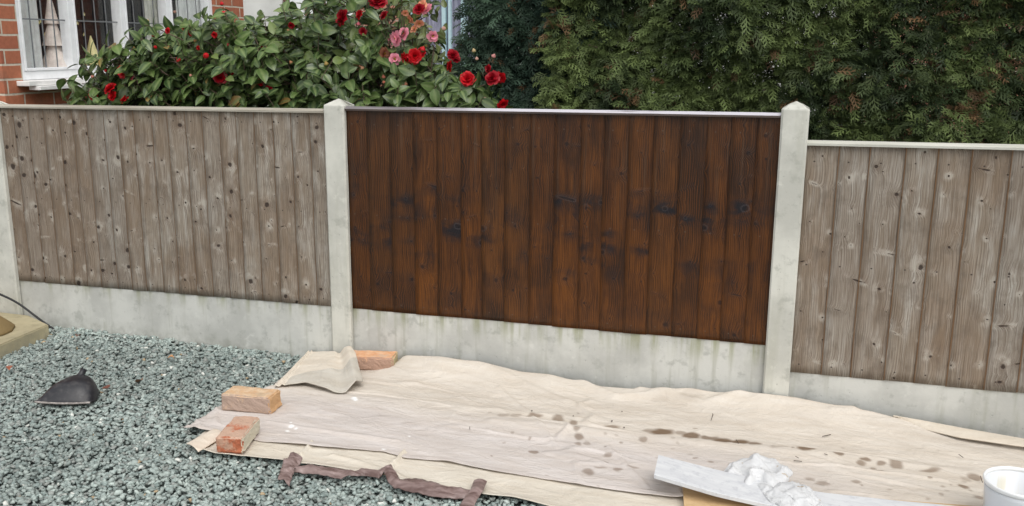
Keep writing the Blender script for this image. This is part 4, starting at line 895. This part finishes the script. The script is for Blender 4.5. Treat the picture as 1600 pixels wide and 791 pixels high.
# ------------------------------------------------------------------ bricks holding the sheet
def brick(origin, ang, label, cols, seed, dims=(.215, .1025, .065), z=-.234, extra=None):
    t = bmesh.new(); L, W, Hh = dims; box(t, 0, L, 0, W, 0, Hh); bmesh.ops.subdivide_edges(t, edges=t.edges[:], cuts=27, use_grid_fill=True)
    cs = np.array([v.co[:] for v in t.verts]); ctr = np.array([L/2, W/2, Hh/2]); ex = np.sort(np.minimum(cs, np.array([L, W, Hh])-cs), 1)
    n1 = fbm(cs[:, 0]*45+seed+cs[:, 2]*37, cs[:, 1]*45+cs[:, 2]*53, 3, seed); n2 = fbm(cs[:, 0]*18+seed*3+cs[:, 2]*21, cs[:, 1]*18-cs[:, 2]*25, 2, seed+4); n3 = fbm(cs[:, 0]*150+cs[:, 2]*90, cs[:, 1]*150-cs[:, 2]*90, 2, seed+8)
    r0 = .007+.016*np.clip(n2, 0, 1); e = ex[:, 1]; pull = np.clip((r0-e)/r0, 0, 1)**1.6*r0*.85      # worn, chipped edges
    dv = (cs-ctr)/np.array([L, W, Hh]); onf = np.abs(dv) > .499-.0; inward = -np.sign(dv)*(np.abs(dv) > .5-(r0/np.array([[L], [W], [Hh]]).T.min())[:, None]*0-.16); inward /= (np.linalg.norm(inward, axis=1, keepdims=True)+1e-6)
    nf = -np.sign(dv)*(np.abs(dv) > .4999)
    cs = cs+inward*pull[:, None]+nf*(np.clip(n1, -.3, .6)*.0035+n3*.0010)[:, None]
    for v, c in zip(t.verts, cs): v.co = extra(Vector(c), 0.) if extra else Vector(c)
    m = MT('brick_clay', .9, spec=.2); o_ = m.coord(); n = m.noise(o_, 14, 5, .65); n2 = m.noise(o_, 38, 4, .6); n3 = m.noise(o_, 130, 3, .7); n5 = m.noise(o_, 7, 3)
    c = m.mix(m.ss(n2, .3, .7), cols[0], cols[1]); c = m.mix(m.math('MULTIPLY', m.ss(n, .5, .62), .75), c, cols[2]); X = m.sep(o_)
    geo = m.n('ShaderNodeTexCoord').outputs['Normal']; N = m.sep(geo)
    if len(cols) > 3:                                   # mortar left on one end
        ax, sg, cm = cols[3]; nn = N[ax]; c = m.mix(m.math('MULTIPLY', m.ss(m.math('MULTIPLY', nn, sg), .4, .7), m.ss(n5, .25, .42)), c, m.mix(n2, tuple(q*.8 for q in cm), cm))
    if len(cols) > 4:
        ax, sg, cm = cols[4]; c = m.mix(m.math('MULTIPLY', m.ss(m.math('MULTIPLY', N[ax], sg), .4, .7), m.ss(m.math('ADD', n, m.math('MULTIPLY', n3, .3)), .45, .62)), c, cm)
    m.color(c); m.bump(m.math('ADD', n2, n3), .8, .004)
    o = obj('loose_brick', t, m.m, smooth=False); o.location = (origin[0], origin[1], z); o.rotation_euler = (0, 0, ang); tag(o, label, 'brick', 'old bricks weighing down the dust sheet')
a1 = .219; p = G(614.8, 582, -.234)[:2]; off = np.array([math.cos(a1), math.sin(a1)])*-.215
brick(p+off, a1, 'orange brick against the concrete gravel board, on the turned corner of the sheet', [(.66, .33, .17), (.72, .45, .28), (.60, .42, .30), (0, 1, (.50, .43, .26)), (1, -1, (.42, .27, .20))], 3)
A = G(345.5, 641, -.232); Bq = G(422, 648, -.232); ang2 = math.atan2(Bq[1]-A[1], Bq[0]-A[0]); print('brick2 len', np.linalg.norm(A-Bq))
def flare(c, n1):
    if c.x > .16 and c.z < .02: c.x += .008*(1-c.z/.02)+n1*.01; c.y += n1*.01
    return c
brick(A, ang2, 'buff brick crusted with mortar, middle one of the three by the sheet edge', [(.60, .38, .22), (.66, .50, .34), (.50, .38, .26), (0, 1, (.62, .38, .20)), (1, -1, (.42, .31, .25))], 7, extra=flare, dims=(np.linalg.norm(A-Bq), .105, .070))
a3 = .272
brick(G(380.8, 711, -.236), a3+math.pi/2, 'red brick end on to the camera with a whitewashed side, nearest the camera', [(.42, .125, .065), (.50, .185, .10), (.50, .34, .25), (1, -1, (.68, .63, .50)), (2, 1, (.52, .35, .26))], 12, dims=(.205, .0995, .063))

# ------------------------------------------------------------------ planks, rag, tub
def plank(name, P, W, th, mat, label, cat='plank', nn=60):
    """P: list of (far-edge point, near-edge point) pairs along the board"""
    A_ = resample([a for a, b in P], nn); B_ = resample([b for a, b in P], nn); V = []; F = []
    for a, b in zip(A_, B_):
        for p_, dz in ((a, 0), (a*.98+b*.02, .001), (a*.02+b*.98, .001), (b, 0), (b, -th), (a, -th)): V.append((p_[0], p_[1], p_[2]+dz))
    for i in range(nn-1):
        for j in range(6): F.append((i*6+j, i*6+(j+1) % 6, (i+1)*6+(j+1) % 6, (i+1)*6+j))
    t = bmesh.new(); vs = [t.verts.new(v) for v in V]; [t.faces.new([vs[i] for i in f]) for f in F]; t.faces.new(vs[:6][::-1]); t.faces.new(vs[-6:]); bmesh.ops.recalc_face_normals(t, faces=t.faces[:])
    o = obj(name, t, mat); tag(o, label, cat)
def dirm(name, c1, c2, c3, rot, rough=.6, long=(2, 60, 60)):
    m = MT(name, rough, spec=.35); mp = m.n('ShaderNodeMapping'); m.L(m.coord(), mp.inputs[0]); mp.inputs['Rotation'].default_value = (0, 0, rot); v = mp.outputs[0]
    n = m.noise(m.map(v, long), 1, 4, .6, dist=.6); n2 = m.noise(v, 30, 5, .65); c = m.mix(m.ss(n, .3, .7), c1, c2); c = m.mix(m.math('MULTIPLY', m.ss(n2, .5, .66), .6), c, c3); m.color(c); m.bump(n2, .3, .003); return m.m
pa = G(1050, 728, -.19); pb = G(1380, 790, -.19); an = math.atan2(pb[1]-pa[1], pb[0]-pa[0]); print('plank angle', math.degrees(an), 'w', np.linalg.norm(G(1029, 711, -.16)-G(1022, 742, -.16)))
zp = -.216
q0 = G(1067, 757, zp); q1 = G(1340, 777, zp); dd = q1-q0; dd /= np.linalg.norm(dd); nn_ = np.array([dd[1], -dd[0], 0])
plank('pine_board', [(q0+dd*0, q0+nn_*.17), (q0+dd*1.6, q0+dd*1.6+nn_*.17)], .17, .016, dirm('pine', (.56, .38, .20), (.64, .46, .26), (.50, .33, .16), -math.atan2(dd[1], dd[0])), 'raw yellow pine board lying under the grey white plank')
fa = [G(1029, 711, -.150), G(1128, 736, -.172), G(1280, 769, -.197), G(1390, 781, -.200), G(1500, 791, -.200), G(1640, 804, -.200)]
fb = [G(1022, 742, -.150), G(1120, 771, -.172), G(1262, 803, -.197), G(1385, 822, -.200), G(1500, 834, -.200), G(1650, 850, -.2)]
plank('painted_plank', list(zip(fa, fb)), 0, .012, dirm('whitewashed', (.58, .59, .61), (.68, .69, .70), (.47, .48, .51), -an, .55, (8, 40, 40)), 'grey white painted plank lying across the pine board, its left end lifted')

def rag():
    root = empty('white_rag', (0, 0, 0)); tag(root, 'crumpled white rag with brown specks lying on the painted plank', 'rag')
    m = MT('white_rag_cloth', .85, spec=.2); n = m.noise(m.coord(), 9, 3); s = m.ss(m.noise(m.coord(), 26, 2), .66, .74); m.color(m.mix(s, m.mix(n, (.58, .59, .60), (.67, .67, .67)), (.42, .30, .17)))
    m.bump(m.noise(m.coord(), 60, 4), .5, .004)
    def lump(T, B, L, R, nu, nv, hgt, sd_):
        rs = np.random.RandomState(sd_); P = coons(T, B, L, R, nu, nv); u = np.linspace(0, 1, nu)[None]; v = np.linspace(0, 1, nv)[:, None]; X, Y = P[..., 0].copy(), P[..., 1].copy()
        en = np.clip(np.sin(math.pi*u)*np.sin(math.pi*v), 0, 1)**.4; wxx = .03*fbm(X*12, Y*12, 2, sd_+3)
        r1 = np.abs(fbm((X+wxx)*20, (Y-wxx)*15, 1, sd_)); r2 = np.abs(fbm(X*40+wxx*20, Y*34, 1, sd_+1))
        P[..., 2] += en*(hgt*(1.0-1.9*r1)+.013*(.5-r2))+rs.uniform(-.0028, .0028, X.shape)+.008*fbm(X*34, Y*34, 1, sd_+7)*(1-en)
        P[..., 0] += .022*fbm(X*22, Y*22, 2, sd_+8)+rs.uniform(-.0015, .0015, X.shape); P[..., 1] += .022*fbm(X*22, Y*22, 2, sd_+9)+rs.uniform(-.0015, .0015, X.shape)
        sheet('fold', P, m.m, root, np.ones(P.shape), .0015)
    g = lambda a, b, z=-.188: G(a, b, z)
    lump([g(1126, 737), g(1140, 728), g(1156, 720), g(1178, 716), g(1205, 720), g(1224, 733)], [g(1134, 745), g(1150, 752), g(1172, 764), g(1188, 755), g(1206, 765), g(1234, 750)], [g(1126, 737), g(1134, 745)], [g(1224, 733), g(1240, 740), g(1234, 750)], 44, 32, .034, 41)
    lump([g(1178, 752), g(1205, 757), g(1228, 756), g(1252, 758), g(1276, 770)], [g(1204, 785), g(1222, 801), g(1240, 808), g(1265, 808), g(1292, 803)], [g(1178, 752), g(1190, 770), g(1204, 785)], [g(1276, 770), g(1284, 785), g(1292, 803)], 44, 34, .026, 52)
rag()

def tub():
    zr = -.075; c = G(1597, 752, zr); r = np.linalg.norm(G(1537, 738, zr)-c); print('tub r', r, c); r = min(r, .115); zb = -.236; Hh = zr-zb
    root = empty('paint_tub', (c[0], c[1], zb)); tag(root, 'white plastic paint tub with a little yellow liquid, standing at the right edge', 'tub')
    def lathe(prof, seg=64):
        t = bmesh.new(); R = [[t.verts.new((q*math.cos(a*2*math.pi/seg), q*math.sin(a*2*math.pi/seg), z)) for a in range(seg)] for q, z in prof]
        for a, b in zip(R, R[1:]):
            for i in range(seg): t.faces.new((a[i], a[(i+1) % seg], b[(i+1) % seg], b[i]))
        t.faces.new(R[0][::-1]); t.faces.new(R[-1]); return t
    m = MT('white_tub', .35, spec=.5); X = m.sep(m.coord()); n = m.noise(m.map(m.coord(), (30, 30, 4)), 1, 3); rad = m.math('SQRT', m.math('ADD', m.math('MULTIPLY', X[0], X[0]), m.math('MULTIPLY', X[1], X[1])))
    c_ = m.mix(m.math('MULTIPLY', m.ss(n, .50, .72, 0, .5), m.math('MULTIPLY', m.ss(X[2], Hh-.012, Hh-.05), m.math('LESS_THAN', rad, r*.965))), (.68, .70, .73), (.56, .50, .30)); m.color(c_)
    o = obj('body', lathe([(r*.86, 0), (r*.955, Hh*.8), (r*.97, Hh-.012), (r*.93, Hh-.014), (r*.86, .02), (.001, .02)]), m.m, root, True)
    ring = [(r*.975, Hh-.016), (r*1.0, Hh-.012), (r*1.01, Hh-.004), (r*.99, Hh), (r*.955, Hh-.001), (r*.935, Hh-.010)]
    obj('rim', lathe(ring[:])if False else lathe_open(ring), plain('rim_white', (.82, .83, .83), .3, .5, .03), root, True)
    obj('liquid', lathe([(.002, Hh*.30), (r*.885, Hh*.30), (r*.885, Hh*.31), (.002, Hh*.31)]), MTc('yellow_liquid', (.60, .49, .22), .15), root, True)
def MTc(name, c, r): return MT(name, r, c, .5).m
def lathe_open(prof, seg=64):
    t = bmesh.new(); R = [[t.verts.new((q*math.cos(a*2*math.pi/seg), q*math.sin(a*2*math.pi/seg), z)) for a in range(seg)] for q, z in prof]
    for a, b in zip(R, R[1:]+R[:1]):
        for i in range(seg): t.faces.new((a[i], a[(i+1) % seg], b[(i+1) % seg], b[i]))
    return t
tub()

# ------------------------------------------------------------------ twigs on the sheet, dead leaves on the gravel
tw = plain('twig_bark', (.06, .045, .035), .9)
def twig(pts, label, r=.0012):
    t = bmesh.new(); P = [G(a, b, -.222) for a, b in pts]; tube(t, P, [r, r*1.1, r*.7][:len(P)] if len(P) == 3 else [r]*len(P), 5); o = obj('twig', t, tw); tag(o, label, 'twig', 'twigs and bits dropped on the dust sheet')
twig([(1111, 641), (1114, 648), (1111, 657)], 'small bent dark twig on the sheet below the dark panel, left of the tall post')
twig([(1193, 639), (1197, 647)], 'short dark twig on the sheet just below the tall post')
twig([(1150, 687), (1154, 693)], 'tiny dark twig lying in the long brown stain')
twig([(1285, 682), (1298, 679)], 'short straight twig on bare sheet right of the tall post', .0015)
twig([(1240, 720), (1253, 721)], 'flat dark twig just above the white rag')
twig([(1243, 713), (1248, 716)], 'speck of twig above the flat dark twig')
twig([(1498, 710), (1505, 715)], 'dark twig on the sheet, up and left of the paint tub')
twig([(1532, 744), (1535, 754)], 'upright dark twig touching the paint tub')
twig([(734, 667), (734, 671)], 'lone short twig on the sheet, left of the drips')
twig([(1288, 709), (1293, 711)], 'dark bit between two brown stains, right of the rag')
for a, b, s, l in ((956, 658, 3, 'round dark speck of debris above the middle stain'), (831, 642, 2.5, 'dark speck above the leftmost stains'), (896, 650, 2, 'small dark speck between the left stains'), (972, 643, 2, 'dark crumb nearest the gravel board'), (975, 668, 2.5, 'dark crumb touching the thin stain')):
    t = bmesh.new(); bmesh.ops.create_icosphere(t, subdivisions=2, radius=.0035*s/2.5)
    for v in t.verts: v.co.z *= .6; v.co *= 1+.25*math.sin(v.co.x*900+a)
    o = obj('debris_crumb', t, tw); o.location = tuple(G(a, b, -.222)); tag(o, l, 'crumb', 'twigs and bits dropped on the dust sheet')
def deadleaf(px, py, col, label, s=.03, seed=1):
    V = LV.copy(); V[:, 2] += .5*np.abs(V[:, 0])+.15*np.sin(V[:, 1]*6+seed); V = V*s; a = seed*1.3; c = G(px, py, -.238); R_ = np.array([[math.cos(a), -math.sin(a), 0], [math.sin(a), math.cos(a), 0], [0, 0, 1]])
    V = (R_@(V*np.array([1.5, 1, 1])).T).T; o = npmesh('dead_leaf', V, LF, M['bud'], None, True, np.ones((len(V), 3))*np.array(col)); o.location = tuple(c+np.array([0, 0, .006])); tag(o, label, 'dead leaf', 'dead leaves on the gravel')
deadleaf(222, 598, (.22, .10, .05), 'curled brown dead leaf on the gravel, right of the scoop and nearest the cloth', .045, 1)
deadleaf(173, 606, (.16, .06, .04), 'small dark red dead leaf on the gravel just right of the scoop', .035, 2)
deadleaf(15, 574, (.28, .09, .05), 'reddish dead leaf on the gravel below the stone step', .04, 3)
deadleaf(262, 560, (.5, .26, .12), 'pale orange dead leaf on the gravel close under the gravel board', .03, 4)
deadleaf(120, 527, (.14, .09, .07), 'dark dead leaf right by the gravel board at the left', .03, 5)
